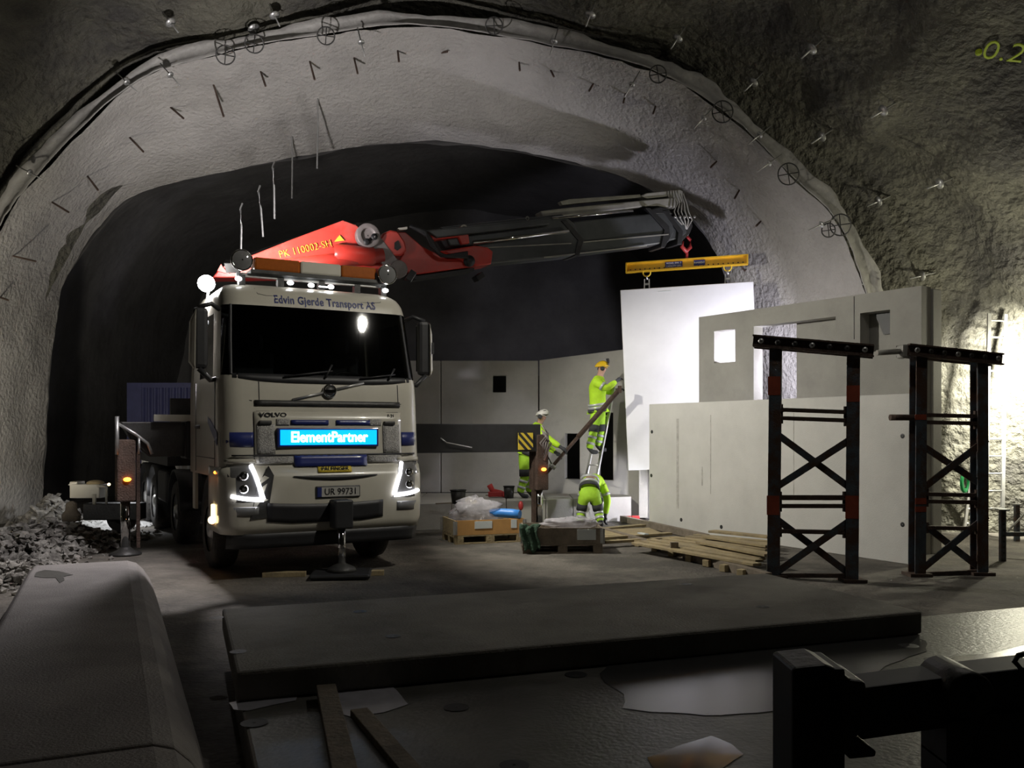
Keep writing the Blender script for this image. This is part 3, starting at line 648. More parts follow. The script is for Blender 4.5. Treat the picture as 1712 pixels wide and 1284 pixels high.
# front stabiliser
m = MB(); m.bx(-.02, .22, -.36, -.12, .62, .98); m.build('front_stabiliser_box', m_black, truck, local=True, bevel=.02)
m = MB(); m.cyl((.10, -.25, .13), (.10, -.25, .66), .05, n=18); m.build('front_stabiliser_rod', m_chrome, truck, local=True)
m = MB(); m.lathe((.10, -.25, .05), (0, 0, 1), [(.02, .01), (.02, .19), (.07, .17), (.12, .07), (.13, .05)], 18); m.build('front_stabiliser_foot', m_dark, truck, local=True)
# outriggers
OY = 3.3
m = MB(); m.bx(-1.25, 1.25, OY-.28, OY+.28, 1.42, 2.0); m.build('outrigger_housing', m_black, truck, local=True, bevel=.03)
m = MB(); m.prism([(-2.15, OY-.15, 1.98), (-1.2, OY-.15, 1.98), (-1.2, OY-.15, 1.46), (-1.75, OY-.15, 1.46), (-2.0, OY-.15, 1.72)], (0, .3, 0)); m.build('outrigger_arm', m_dark, truck, local=True, bevel=.015)
m = MB(); m.tube([(-2.2, OY-.2, 1.96), (-1.95, OY-.2, 1.80), (-1.78, OY-.2, 1.66), (-1.72, OY-.2, 1.5)], .025, 6); m.tube([(-2.2, OY-.2, 1.5), (-2.2, OY-.2, 2.06)], .03, 6); m.tube([(-1.9, OY-.2, 1.5), (-1.9, OY-.2, 1.75)], .02, 6); m.build('outrigger_edge_bar', m_galv, truck, local=True)
m = MB(); m.bx(-1.7, -1.15, OY-.26, OY-.2, 1.99, 2.09); m.build('outrigger_top_plate', m_cream, truck, local=True)
m = MB(); m.bx(1.2, 1.85, OY-.22, OY+.22, 1.42, 1.98); m.build('outrigger_sleeve', m_black, truck, local=True, bevel=.02)
m = MB(); m.tube([(1.85, OY-.24, 1.95), (1.83, OY-.24, 1.88), (1.55, OY-.24, 1.68)], .03, 6); m.bx(1.78, 1.9, OY-.26, OY-.2, 1.93, 2.04); m.build('sleeve_edge_bar', m_galv, truck, local=True)
m = MB(); m.bx(1.6, 5.05, OY-.16, OY+.16, 1.46, 1.97); m.build('outrigger_extension', m_black, truck, local=True, bevel=.015)
m = MB(); m.tube([(3.0, OY-.18, 1.72), (3.1, OY-.22, 1.64), (3.6, OY-.2, 1.55)], .012, 5); m.build('loose_cable', m_galv, truck, local=True)
for X, zt, zb, mt in ((-2.06, 1.72, .80, m_rust), (5.1, 1.78, .74, m_rust)):
    m = MB(); m.bx(X-.14, X+.12, OY-.17, OY+.13, zb, zt); m.build('stabiliser_leg', mt, truck, local=True, bevel=.02)
    m = MB(); m.cyl((X-.01, OY-.03, .10), (X-.01, OY-.03, zb+.1), .07, n=18); m.build('stabiliser_rod', m_chrome, truck, local=True)
    m = MB(); m.lathe((X-.01, OY-.03, 0), (0, 0, 1), [(.0, .01), (.0, .23), (.03, .23), (.07, .12), (.12, .07)], 18); m.build('stabiliser_foot', m_dark, truck, local=True)
    m = MB(); m.bx(X+.14, X+.19, OY-.08, OY-.0, .10, zt-.1) if X < 0 else m.bx(X-.16, X-.10, OY-.08, OY, .10, zt-.1); m.build('leg_guide_bar', m_rust, truck, local=True)
    m = MB(); m.ball((X-.0, OY-.19, 1.13), (.055, .03, .032), 10, 6); m.build('leg_warning_lamp', e_amber, truck, local=True)
m = MB(); m.ball((-2.3, OY-.1, 1.06), .022, 8, 6); m.build('leg_position_lamp', e_warm, truck, local=True)
m = MB()
for k in range(5): m.tube([(5.05+.03*math.sin(k*2), OY-.2-.02*k, 1.95-.05*k), (5.16, OY-.25, 1.8-.03*k), (5.0+.06*k, OY-.22, 1.62), (5.1, OY-.2, 1.5-.05*k)], .018, 6)
m.build('leg_hoses', m_link, truck, local=True)
# hazard plate
hz = MB(); hz.bx(4.55, 4.86, OY-.20, OY-.185, 1.50, 1.81); hzo = hz.build('hazard_plate', m_yelp, truck, local=True)
for k in (-1, 0, 1):
    cx_ = 4.705+k*.14; m = MB(); pts = []
    poly = [(cx_-.19, 1.81), (cx_-.12, 1.81), (cx_+.19, 1.50), (cx_+.12, 1.50)]
    def clip(P, ax, lim, sg):
        out = []
        for i in range(len(P)):
            a, b = P[i], P[(i+1) % len(P)]; ia, ib = (a[ax]-lim)*sg >= 0, (b[ax]-lim)*sg >= 0
            if ia: out.append(a)
            if ia != ib:
                t_ = (lim-a[ax])/(b[ax]-a[ax]); out.append((a[0]+(b[0]-a[0])*t_, a[1]+(b[1]-a[1])*t_))
        return out
    poly = clip(clip(poly, 0, 4.55, 1), 0, 4.86, -1)
    if len(poly) > 2:
        m.prism([V((x, OY-.206, z)) for x, z in poly], (0, .006, 0)); o = m.build('hazard_stripe', m_black, truck, local=True); o.parent = hzo
# work lamp on the cab corner (lit), with its arm and wrapped cable
wl = at(345, 474, 12.3)
m = MB(); m.ball(wl, .115, 16, 10); m.build('work_lamp', e_flood, truck)
m = MB(); m.tube([wl+V((0, .1, -.05)), wl+V((-.05, .1, -.35)), wl+V((.25, .15, -.42))], .025, 7); m.build('work_lamp_arm', m_galv, truck)
m = MB(); q = wl+V((-.05, .12, -.40))
for k in range(7): m.ball(q+V((.06*math.sin(k*2.1)-.12+.035*k, .03*k, -.12+.05*k)), .085, 8, 6)
m.build('work_lamp_wrap', m_paper, truck)
for key in ('vault', 'rear', 'boom', 'side'):  # the boom lamp and its housing are added fill
    p_, a_ = V(LIGHTS[key][0]), V(LIGHTS[key][1]); d_ = (a_-p_).normalized(); x_, y_, _ = frame(d_)
    m = MB(); m.box(p_-d_*.09, (.2, .16, .10), Matrix((x_, y_, d_)).transposed()); m.build('work_lamp_housing', m_black, truck, bevel=.01)
    m = MB(); m.box(p_-d_*.0445, (.15, .11, .01), Matrix((x_, y_, d_)).transposed()); m.build('work_lamp_face', e_dim, truck)
    lamp(key, truck)
lamp('cab', truck)
# ---------------- the loader crane on the truck, built in the vertical plane of its boom
cb = TM @ V((0, OY+.05, 0)); tip = V((3.52, 17.75, 0))
CP = Plane(cb, tip)
def plate(name, mat, poly, w_, off=0, bev=.015, par=truck):
    m = MB(); m.prism([CP.px(x, y, off-w_/2) for x, y in poly], CP.n*w_); return m.build(name, mat, par, bevel=bev)
m = MB(); m.cyl(cb+V((0, 0, 1.9)), cb+V((0, 0, 3.9)), .30, .26, 20); m.build('crane_column', m_red, truck)
m = MB(); m.bx(-.55, .55, OY-.3, OY+.4, 1.0, 1.45); m.build('crane_base', m_red, truck, local=True, bevel=.03)
boom = plate('main_boom', m_red, [(352,468),(364,455),(385,444),(420,430),(480,406),(568,373),(590,381),(612,398),(640,428),(650,452),(560,458),(470,466)], .46)
text('PK 110002-SH', .165, m_yelp, axes(CP.px(506, 421, -.25), CP.d*math.cos(.30)+V((0, 0, 1))*math.sin(.30), V((0, 0, 1))*math.cos(.30)-CP.d*math.sin(.30), -CP.n), boom, 'boom_lettering', .006, -.004, sx=.9)
tri = [CP.px(553, 409, -.245), CP.px(570, 407, -.245), CP.px(562, 398, -.245)]
m = MB(); m.prism(tri, -CP.n*.008); m.build('boom_emblem', m_yelp, boom)
m = MB(); m.cyl(CP.px(460, 452, -.30), CP.px(632, 432, -.30), .12, .12, 16); m.build('lift_cylinder', m_red, truck)
m = MB(); m.lathe(CP.px(585, 432, -.30), CP.d, [(-.35, .12), (-.3, .16), (.3, .16), (.35, .12)], 16); m.build('lift_cylinder_clamp', m_red, truck)
m = MB(); m.prism([CP.px(x, y, -.34) for x, y in ((370,452),(396,436),(405,448),(380,462))], CP.n*.1); m.prism([CP.px(x, y, -.3) for x, y in ((360,458),(366,447),(376,462))], CP.n*.2); m.build('boom_heel', m_red, truck)
# knuckle link
a, b = CP.px(606, 401, -.34), CP.px(656, 456, -.34)
m = MB(); m.lathe(a, -CP.n, [(-.08, .01), (-.08, .20), (.06, .20), (.06, .12), (.02, .11), (.02, .01)], 24); m.lathe(b, -CP.n, [(-.08, .01), (-.08, .15), (.06, .15), (.06, .01)], 20)
d_ = (b-a).normalized(); q = d_.cross(CP.n)
m.prism([a+q*.17, b+q*.10, b-q*.10, a-q*.17], CP.n*.10); m.build('knuckle_link', m_link, truck, bevel=.012)
for px, py in ((603, 412), (615, 404)):
    m = MB(); c = CP.px(px, py, -.41); m.lathe(c, -CP.n, [(0, .055), (.012, .055), (.012, .01)], 12); m.build('link_hole', m_black, truck)
plate('knuckle_plate', m_red, [(624,410),(632,396),(644,391),(656,393),(668,410),(671,424),(662,433),(648,434),(634,428)], .22, -.22, .03)
m = MB(); m.prism([CP.px(x, y, -.345) for x, y in ((650,412),(656,408),(661,420),(655,425),(650,422))], CP.n*.02); m.build('knuckle_slot', m_black, truck)
plate('outer_boom_base', m_red, [(655,392),(672,392),(700,416),(740,436),(786,436),(786,449),(692,462),(676,460),(660,440),(668,428)], .44, 0, .02)
plate('outer_boom_head', m_red, [(728,424),(785,415),(806,418),(815,425),(812,446),(786,449),(766,440)], .50, -.02, .025)
plate('boom_black_edge', m_black, [(672,462),(692,464),(786,451),(786,456),(690,470)], .40, 0, .005)
plate('linkage_bracket', m_red, [(710,395),(756,387),(760,384),(772,386),(775,412),(762,414),(757,402),(714,407)], .20, -.2, .015)
m = MB(); m.torus(CP.px(765, 388, -.32), CP.n, .05, .016, 18, 8); m.build('bracket_pin', m_cream, truck)
m = MB()
for k in range(5): m.tube([CP.px(676+4*k, 384+2*k, -.3), CP.px(700+3*k, 394+4*k, -.36), CP.px(708+3*k, 418+3*k, -.38), CP.px(726+2*k, 434, -.36), CP.px(770, 436-2*k, -.34)], .028, 6)
m.build('hydraulic_hoses', m_black, truck, fix=False)
m = MB(); m.lathe(CP.px(775, 441, -.27), -CP.n, [(-.02, .10), (.03, .10), (.03, .01)], 16); m.build('boom_pivot', m_black, truck)
plate('white_marker', m_cream, [(659,386),(674,384),(674,388),(660,390)], .1, -.2, .004)
# telescopic boom
plate('boom_section', m_boom, [(728,384),(930,362),(950,376),(962,404),(955,430),(897,436),(790,446),(790,414),(745,416)], .46, 0, .03)
plate('boom_section', m_boom, [(950,374),(1112,357),(1118,392),(1108,409),(1075,414),(960,428)], .40, 0, .03)
plate('boom_section', m_boom, [(1100,364),(1134,366),(1140,392),(1128,402),(1104,406)], .34, 0, .02)
for P_, w_ in (([(928,374),(936,372),(966,405),(958,432),(950,432),(956,406)], .50), ([(1068,352),(1076,352),(1108,382),(1110,400),(1100,418),(1094,417),(1100,388)], .46), ([(1098,356),(1106,356),(1132,390),(1130,412),(1122,412),(1124,392)], .42)): plate('boom_collar', m_black, P_, w_, 0, .008)
for a, b in (((965, 409), (1106, 396)), ((900, 434), (1070, 415)), ((790, 419), (945, 411))):
    m = MB(); m.beam(CP.px(*a, -.235), CP.px(*b, -.235), .02, .02); m.build('boom_edge', m_jib, truck)
m = MB(); m.cyl(CP.px(780, 411, -.30), CP.px(938, 392, -.30), .035, n=12); m.build('extension_rod', m_chrome, truck)
m = MB(); m.cyl(CP.px(912, 370, -.26), CP.px(1046, 358, -.26), .022, n=10); m.build('extension_rod', m_chrome, truck)
plate('extension_cylinder', m_boom, [(700,392),(905,372),(905,382),(720,404)], .14, -.28, .02)
m = MB(); m.torus(CP.px(872, 370, -.25), CP.n, .03, .008, 14, 6); m.build('boom_pin', m_jib, truck)
# folded fly jib on top
plate('fly_jib', m_jib, [(898,356),(935,351),(1076,337),(1122,333),(1124,350),(1080,347),(1040,352),(902,367)], .26, -.02, .02)
plate('fly_jib_cylinder', m_jib, [(934,338),(950,334),(1068,326),(1070,331),(960,341),(938,344)], .12, 0, .012)
plate('fly_jib_head', m_jib, [(1068,330),(1076,325),(1132,319),(1137,322),(1136,340),(1118,342),(1112,330),(1078,334)], .20, 0, .012)
plate('fly_jib_pocket', m_black, [(1078,354),(1095,349),(1108,353),(1116,362),(1080,362)], .30, -.05, .02)
m = MB()
for k in range(5): m.tube([CP.px(1116+4*k, 328, -.2), CP.px(1120+4*k, 345, -.24), CP.px(1116+6*k, 358, -.22), CP.px(1122+6*k, 372, -.22), CP.px(1143, 385, -.1)], .014, 6)
m.build('jib_hoses', m_jib, truck, fix=False)
for k in range(5):
    m = MB(); m.lathe(CP.px(1117+8*k, 367, -.24), -CP.n, [(0, .028), (.01, .028), (.012, .008)], 10); m.build('hose_coupling', m_galv, truck)
plate('boom_tip', m_dark, [(1122,374),(1150,370),(1153,380),(1148,392),(1136,404),(1126,404)], .22, 0, .01)
# hook block of the crane
hk = CP.px(1147, 392)
t = thing('crane_hook', 'red safety hook hanging from the tip of the crane boom', 'hook', hk)
m = MB(); m.ball(hk+V((0, 0, .02)), .06, 10, 8); m.cyl(hk+V((0, 0, .1)), hk, .03); m.build('swivel', m_galv, t)
m = MB(); m.tube([hk+V((0, 0, -.02)), hk+V((.09, .03, -.1)), hk+V((.09, .03, -.25)), hk+V((0, 0, -.33)), hk+V((-.09, -.03, -.25)), hk+V((-.07, -.03, -.14))], [.03, .035, .04, .05, .04, .025], 8); m.build('hook_body', m_redt, t)
# ================================================================== precast elements
def panel(name, label, pl, us, zs, holes, th, mat, top=None, bot=None, off=0, par=None, bev=.012, tilt=0):
    # grid of cells in the plane pl (along, up); cells listed in holes are left out; extruded by th away from the eye
    bm = bmesh.new(); vv = {}
    def vert(i, j):
        if (i, j) not in vv:
            z = zs[j]
            if top and j == len(zs)-1: z = top(us[i])
            if bot and j == 0: z = bot(us[i])
            u = us[i]
            vv[i, j] = bm.verts.new(pl.P(u+tilt*z, z+(-tilt*u if tilt else 0), off))
        return vv[i, j]
    fs = []
    for i in range(len(us)-1):
        for j in range(len(zs)-1):
            c = ((us[i]+us[i+1])/2, (zs[j]+zs[j+1])/2)
            if any(h[0] < c[0] < h[1] and h[2] < c[1] < h[3] for h in holes): continue
            fs.append(bm.faces.new([vert(i, j), vert(i+1, j), vert(i+1, j+1), vert(i, j+1)]))
    ex = bmesh.ops.extrude_face_region(bm, geom=fs)
    bmesh.ops.translate(bm, verts=[g for g in ex['geom'] if isinstance(g, bmesh.types.BMVert)], vec=pl.n*th)
    bmesh.ops.recalc_face_normals(bm, faces=bm.faces)
    me = bpy.data.meshes.new(name); bm.to_mesh(me); bm.free(); me.materials.append(mat)
    o = bpy.data.objects.new(name, me); COL.objects.link(o)
    if bev: md = o.modifiers.new('bevel', 'BEVEL'); md.width = bev; md.segments = 1; md.limit_method = 'ANGLE'; md.angle_limit = .7
    if par is not None: setpar(o, par)
    elif label: tag(o, label, 'concrete panel')
    return o
def dots(t, pl, pts, r=.035):
    for x, y in pts:
        m = MB(); p = pl.px(x, y, -.002); m.lathe(p, -pl.n, [(0, r), (.002, r*.8), (.001, .005)], 12); m.build('anchor_socket', m_black, t)
# front panel
P1 = Plane((2.64, 17.3), (5.49, 12.3))
t = thing('concrete_wall_panel', 'low pale concrete panel standing behind the planks and steel towers', 'concrete panel', P1.P(0, 0))
panel('panel_slab', None, P1, [0, P1.L], [0, 2.36], [], .18, m_concw, par=t)
dots(t, P1, [(1090,722),(1089,795),(1139,869),(1206,881),(1509,729),(1509,877)])
for px, y0, y1, w_ in ((1189, 694, 826, .015), (1134, 700, 850, .06), (1175, 780, 812, .03), (1328, 690, 830, .012)):
    m = MB(); a, b = P1.px(px-1, y0, -.002), P1.px(px-1, y1, -.002); m.beam(a, b, w_, .002, P1.n); m.build('drip_stain', M('stain', (.47, .455, .43), .8, var=.3, scale=9), t)
# tall panel pair with openings
P2 = Plane((3.54, 17.0), (6.07, 13.3))
t = thing('concrete_wall_panel', 'tall grey concrete wall pair with door and window openings', 'concrete panel', P2.P(0, 0))
e = lambda px, py: P2.uz(px, py)
wz0, wz1 = e(1210, 606)[1], e(1210, 552)[1]; wu0, wu1 = e(1194, 580)[0], e(1229, 580)[0]
du0, du1 = e(1260, 600)[0], e(1397, 600)[0]; dz1 = e(1300, 541)[1]
vu0, vu1 = e(1438, 550)[0], e(1488, 550)[0]; vz0, vz1 = e(1460, 588)[1], e(1460, 521)[1]
us = sorted([0, wu0, wu1, du0, du1, vu0, vu1, P2.L]); zs = sorted([0, wz0, wz1, dz1, vz0, vz1, 4.0])
panel('front_leaf', None, P2, us, zs, [(wu0, wu1, wz0, wz1), (du0, du1, -1, dz1), (vu0, vu1, vz0, vz1)], .24, m_conc2, par=t)
ru0 = P2.t(1314)
panel('rear_leaf', None, P2, [ru0, P2.L+.02], [0, 3.98], [], .24, m_conc2, off=.27, par=t)
m = MB(); m.prism([P2.P(u, z, .235) for u, z in ((vu0+.25, vz0+.28), (vu1, vz0+.28), (vu1, vz1), (vu0+.1, vz1))], P2.n*.03); m.build('recess_shade_board', m_black, t)  # black board stands in for the shade inside the window recess
m = MB(); a = P2.P(P2.t(1428), 3.98, -.004); m.beam(a, P2.P(P2.t(1428), 3.3, -.004), .012, .006, P2.n); m.build('joint_line', m_dark, t)
# hanging white panel
P3 = Plane((2.17, 18.0), (4.72, 17.55))
th_ = math.radians(2.2)
hp = thing('concrete_wall_panel', 'bright white wall panel hanging from the yellow lifting beam', 'concrete panel', P3.P(0, 1.0))
L3 = P3.L; zt = 4.72
bm_ = MB(); hpoly = [(.0, zt), (L3, zt), (L3, .82), (.46, .82), (.46, 1.10), (.02, 1.10)]
R2 = lambda u, z: ((u-L3/2)*math.cos(th_)-(z-zt)*math.sin(th_)+L3/2, zt+(u-L3/2)*math.sin(th_)+(z-zt)*math.cos(th_))
bm_.prism([P3.P(*R2(u, z)) for u, z in hpoly], P3.n*.2); bm_.build('panel_slab', m_white, hp, bevel=.01)
m = MB(); p = P3.P(*R2(.75, zt-.08), -.003); m.beam(p, P3.P(*R2(1.0, zt-.08), -.003), .012, .004, P3.n); m.build('edge_mark', m_paper, hp)
# lifting beam
bt = thing('lifting_beam', 'yellow perforated lifting beam hanging from the crane hook', 'lifting beam', P3.P(L3/2, 5.2, .1))
t0, t1 = P3.t(1047), P3.t(1250); zb = lambda u: 5.17+(u-L3/2)*math.sin(th_)*1.0
B = lambda u, dz, off=.1: P3.P(u, zb(u)+dz, off)
m = MB()
for dz, w_, h_ in ((.09, .14, .02), (-.09, .14, .02), (0, .02, .18)): m.beam(B(t0, dz), B(t1, dz), w_, h_)
for u in (t0, t1): m.beam(B(u, -.1), B(u, .1), .14, .03, P3.d)
m.build('beam_body', m_yel, bt)
for k in range(24):
    u = t0+.08+(t1-t0-.16)*k/23
    if 8 <= k <= 13: continue
    m = MB(); m.lathe(B(u, -.045, .1-.012), -P3.n, [(0, .014), (.003, .013), (.003, .002)], 8); m.build('pin_hole', m_black, bt)
for px0, px1, s1, s2 in ((1112, 1141, 'MODEL SWL 2', 'CAPACITY SWL'), (1160, 1179, 'RAMIRENT', None)):
    u0, u1 = P3.t(px0), P3.t(px1); m = MB(); m.prism([B(u0, -.05, .084), B(u1, -.05, .084), B(u1, .06, .084), B(u0, .06, .084)], -P3.n*.004); pl_ = m.build('sign_plate', m_navyp, bt)
    ud = (P3.d+V((0, 0, math.sin(th_)))).normalized(); zd = P3.n.cross(ud)*-1
    zd = V((0, 0, 1))
    if s2: text(s1, .048, m_printw, axes(B((u0+u1)/2, .03, .078), ud, zd, -P3.n), bt, 'sign_lettering', .001, sx=.95); text(s2, .048, m_printw, axes(B((u0+u1)/2, -.025, .078), ud, zd, -P3.n), bt, 'sign_lettering', .001, sx=.9)
    else: text(s1, .055, m_printw, axes(B((u0+u1)/2, .005, .078), ud, zd, -P3.n), bt, 'sign_lettering', .001, sx=.8)
m = MB(); m.beam(B(L3*.5+.02, .08), B(L3*.5+.02, .30), .04, .10); m.build('top_lug', m_redt, bt)
for px in (1081, 1217):
    u = P3.t(px); zz = R2(u, zt)[1]
    t = thing('lifting_chain', 'short chain with shackle between the yellow beam and white panel', 'chain', P3.P(u, zb(u)-.1, .1), 0, 'chains below the lifting beam')
    top_z, bot_z = zb(u)-.10, zz
    m = MB(); m.torus(P3.P(u, top_z-.02, .1), P3.n, .075, .014, 18, 6); m.build('ring', m_yelp, t)
    m = MB(); m.tube([P3.P(u, top_z-.08, .1), P3.P(u+.01, top_z-.16, .1)], .018, 6); m.torus(P3.P(u, top_z-.12, .1), P3.d, .035, .012, 12, 6); m.build('link', m_galv, t)
    z = top_z-.15; m = MB()
    for s_ in (-1, 1): m.beam(P3.P(u+s_*.045, z, .1), P3.P(u+s_*.05, bot_z+.0, .1), .02, .035)
    m.beam(P3.P(u-.05, (z+bot_z)/2, .1), P3.P(u+.05, (z+bot_z)/2, .1), .02, .04); m.build('shackle', m_galv, t)
# walls behind the bench
BT = .50
P4 = Plane((-3.2, 19.5), (.57, 19.5)); zw = lambda py: H+(HY-py)*19.5/F
tj = P4.t(737)
panel('concrete_wall_panel', 'plain grey concrete wall panel partly behind the truck mirror', P4, [0, tj-.008], [BT, zw(603)], [], .2, m_conc)
h = (P4.t(824), P4.t(846), zw(656), zw(628))
panel('concrete_wall_panel', 'grey concrete wall panel with a small square opening', P4, [tj+.008, h[0], h[1], P4.L], [BT, h[2], h[3], zw(603)], [h], .2, m_conc)
P5 = Plane((.59, 19.5), (2.95, 18.75))
e5 = lambda px, py: P5.uz(px, py)
d1 = (e5(945, 760)[0], e5(969, 760)[0], e5(957, 801)[1], e5(957, 725)[1]); d2 = (e5(1001, 760)[0], e5(1025, 760)[0], e5(1010, 803)[1], e5(1010, 690)[1])
panel('concrete_wall_panel', 'grey concrete wall panel with two dark slots behind the ladder', P5, sorted([0, d1[0], d1[1], d2[0], d2[1], P5.L]), sorted([0, d1[2], d1[3], d2[2], d2[3], 3.6]), [d1, d2], .2, m_conc, top=lambda u: 3.38+.10*u)
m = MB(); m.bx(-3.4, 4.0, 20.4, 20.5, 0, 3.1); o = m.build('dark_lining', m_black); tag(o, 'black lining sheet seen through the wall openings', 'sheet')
m = MB(); a = gr(1074, 868); pts = [at(1068, 778, 18.55), at(1083, 778, 18.5), at(1083, 866, 18.5), at(1068, 866, 18.55)]
m.prism([V((p.x, p.y, max(0, p.z))) for p in pts], (.05, .25, 0)); o = m.build('concrete_pier', m_conc, bevel=.01); tag(o, 'narrow concrete pier below the corner of the white panel', 'pier')
# bench: concrete base units with the workers on it
bf0, bf1 = V((-1.85, 16.5, 0)), V((2.45, 18.4, 0))
bd = (bf1-bf0).normalized(); bn = V((-bd.y, bd.x, 0))
bl = (bf1-bf0).length; cuts = [-.85, 0, .78, 1.9, 2.75, 3.35, bl]
for k, (a, b) in enumerate(zip(cuts, cuts[1:])):
    A, B_ = bf0+bd*(a+.006), bf0+bd*(b-.006)
    bk = lambda p: V((p.x, 19.45-(max(0, p.x-.55)*.33), 0))
    cor = [A, B_, bk(B_), bk(A)]
    m = MB(); m.hexa([V((c.x, c.y, 0)) for c in cor]+[V((c.x, c.y, BT)) for c in cor])
    o = m.build('base_block', m_conc, bevel=.012); tag(o, ['long concrete base block half hidden by the truck', 'concrete base block behind the first pallet box', 'concrete base block below the buckets', 'concrete base block beside the stabiliser leg', 'narrow concrete base block at the feet of the bending worker', 'concrete base block at the ladder foot'][k], 'concrete block')
# ================================================================== steel towers
def tower(pl, X, T, rails, braces, orange, label, extra=None):
    t = thing('steel_tower', label, 'steel frame', pl.P(pl.t(X[0]), 0))
    ztop = {}
    for px, (yt, dx) in zip(X, T):
        u = pl.t(px); zt_ = pl.uz(px, yt)[1]; le = dx
        m = MB(); a, b = pl.P(u, .0), pl.P(u+le, zt_)
        off = pl.n*.075
        m.beam(a-off, b-off, .15, .016, pl.n); m.beam(a+off, b+off, .15, .016, pl.n); m.beam(a, b, .016, .15, pl.n)
        m.build('post', m_tower, t, bevel=.004)
        m = MB(); m.box(a+V((0, 0, .02)), (.28, .28, .04)); m.build('foot_plate', m_rust, t)
    for px0, y0, px1, y1, h_, kind in rails:
        a, b = pl.px(px0, y0), pl.px(px1, y1)
        if kind == 'top':
            for s in (-1, 1):
                m = MB(); m.beam(a+pl.n*s*.10, b+pl.n*s*.10, h_, .03, pl.n); m.beam(a+pl.n*s*.13+V((0, 0, h_/2)), b+pl.n*s*.13+V((0, 0, h_/2)), .02, .07, pl.n); m.beam(a+pl.n*s*.13-V((0, 0, h_/2)), b+pl.n*s*.13-V((0, 0, h_/2)), .02, .07, pl.n); m.build('top_channel', m_rust, t)
            for k in range(7):
                q = a.lerp(b, (k+.5)/7)-pl.n*.165; m = MB(); m.lathe(q, -pl.n, [(0, .035), (.012, .035), (.012, .01)], 8); m.build('bolt', m_dark if k % 3 else m_galv, t)
        else:
            m = MB(); m.beam(a, b, .07, h_, V((0, 0, 1))) ; m.build('cross_rail', m_rust, t, bevel=.004)
            for q in (a, b): m = MB(); m.box(q, (.05, .05, h_+.09)); m.build('rail_bracket', m_rust, t)
    for k, (px0, y0, px1, y1) in enumerate(braces):
        m = MB(); o_ = -pl.n*(.03 if k % 2 else -.03); m.beam(pl.px(px0, y0)+o_, pl.px(px1, y1)+o_, .085, .02, pl.n); m.build('brace', m_tower, t)
    for px, y0, y1 in orange:
        m = MB(); u = pl.t(px); a, b = pl.px(px, y0, -.085), pl.px(px, y1, -.085); m.beam(a, b, .152, .004, pl.n); m.build('orange_paint_mark', m_orange, t)
    if extra: extra(t, pl)
    return t
PT1 = Plane((at(1293, 0, 11.3).x, 11.3), (at(1424, 0, 11.0).x, 11.0))
tower(PT1, (1293, 1424), ((574, .03), (584, .02)), [(1260,571,1460,588,.13,'top'),(1305,685,1415,689,.05,''),(1305,699,1415,703,.05,''),(1303,832,1413,832,.06,''),(1303,846,1413,846,.05,''),(1303,888,1413,890,.05,''),(1296,962,1420,962,.05,'')],
      [(1299,726,1424,818),(1297,815,1426,732),(1299,869,1418,958),(1299,956,1424,868)], [(1295,630,661),(1426,645,672),(1293,828,860),(1424,828,866)], 'rusty steel tower with two orange-marked posts nearer the truck')
def jack(t, pl):
    a = pl.px(1530, 586); m = MB(); m.cyl(pl.px(1466, 590), pl.px(1512, 587), .035, n=12); m.build('jack_screw', m_jib, t)
    m = MB(); m.box(pl.px(1510, 588), (.10, .2, .17)); m.build('jack_nut', m_jib, t, bevel=.02)
    m = MB(); m.cyl(pl.px(1488, 698), pl.px(1530, 698), .04, n=10); m.build('side_pin', m_rust, t)
PT2 = Plane((at(1533, 0, 11.45).x, 11.45), (at(1636, 0, 11.55).x, 11.55))
tower(PT2, (1533, 1637), ((590, .02), (598, .0)), [(1510,586,1666,602,.13,'top'),(1545,694,1632,696,.05,''),(1545,706,1632,708,.05,''),(1548,826,1634,828,.05,''),(1548,838,1634,840,.05,''),(1548,882,1634,884,.05,''),(1538,962,1638,958,.09,'')],
      [(1536,740,1646,812),(1538,818,1648,734),(1540,872,1640,950),(1540,950,1648,862)], [(1533,693,702),(1533,832,842),(1533,846,855)], 'rusty steel tower with a jack screw beside the rock wall', jack)
# ================================================================== timber on the ground
random.seed(11)
def plank(a, b, w_, h_, mat, label, group, cat='plank'):
    m = MB(); m.beam(a, b, w_, h_); o = m.build('plank' if h_ < .07 else 'timber_beam', mat, bevel=.004); return tag(o, label, cat, group)
GP = 'planks piled in front of the low panel'
LP = 'sawn plank in the flat pile before the low panel'
def g2(x, y, z): p = gr(x, y, z); return p
plank(g2(996, 884, .06), g2(1285, 966, .06), .10, .12, m_woodd, 'long dark edge beam in front of the plank pile', None, 'beam')
plank(g2(1040, 867, .07), g2(1182, 899, .07), .10, .12, m_woodd, 'dark beam between the plank pile and low panel', None, 'beam')
for i, (x0, y0, x1, y1) in enumerate([(990,886,1076,878),(1000,900,1120,892),(1010,906,1135,899)]):
    plank(g2(x0, y0, .09), g2(x1, y1, .09), .14, .04, m_wood, 'sawn plank lying crosswise beside the old pallet box', 'crosswise planks beside the old box')
for i in range(9):
    f = i/8; a = g2(1062+f*100, 908-f*11, .14); b = g2(1266+f*30, 944-f*37, .14)
    plank(a+V((0, 0, .012*(i % 3))), b+V((0, 0, .012*(i % 2))), .145, .035, m_wood, LP, GP)
for i in range(3):
    a = g2(1172+i*9, 906-i*9, .20); b = g2(1288, 928-i*15, .20); plank(a, b, .20, .035, m_wood, 'upper plank stacked on the flat pile before the low panel', 'upper planks of the pile')
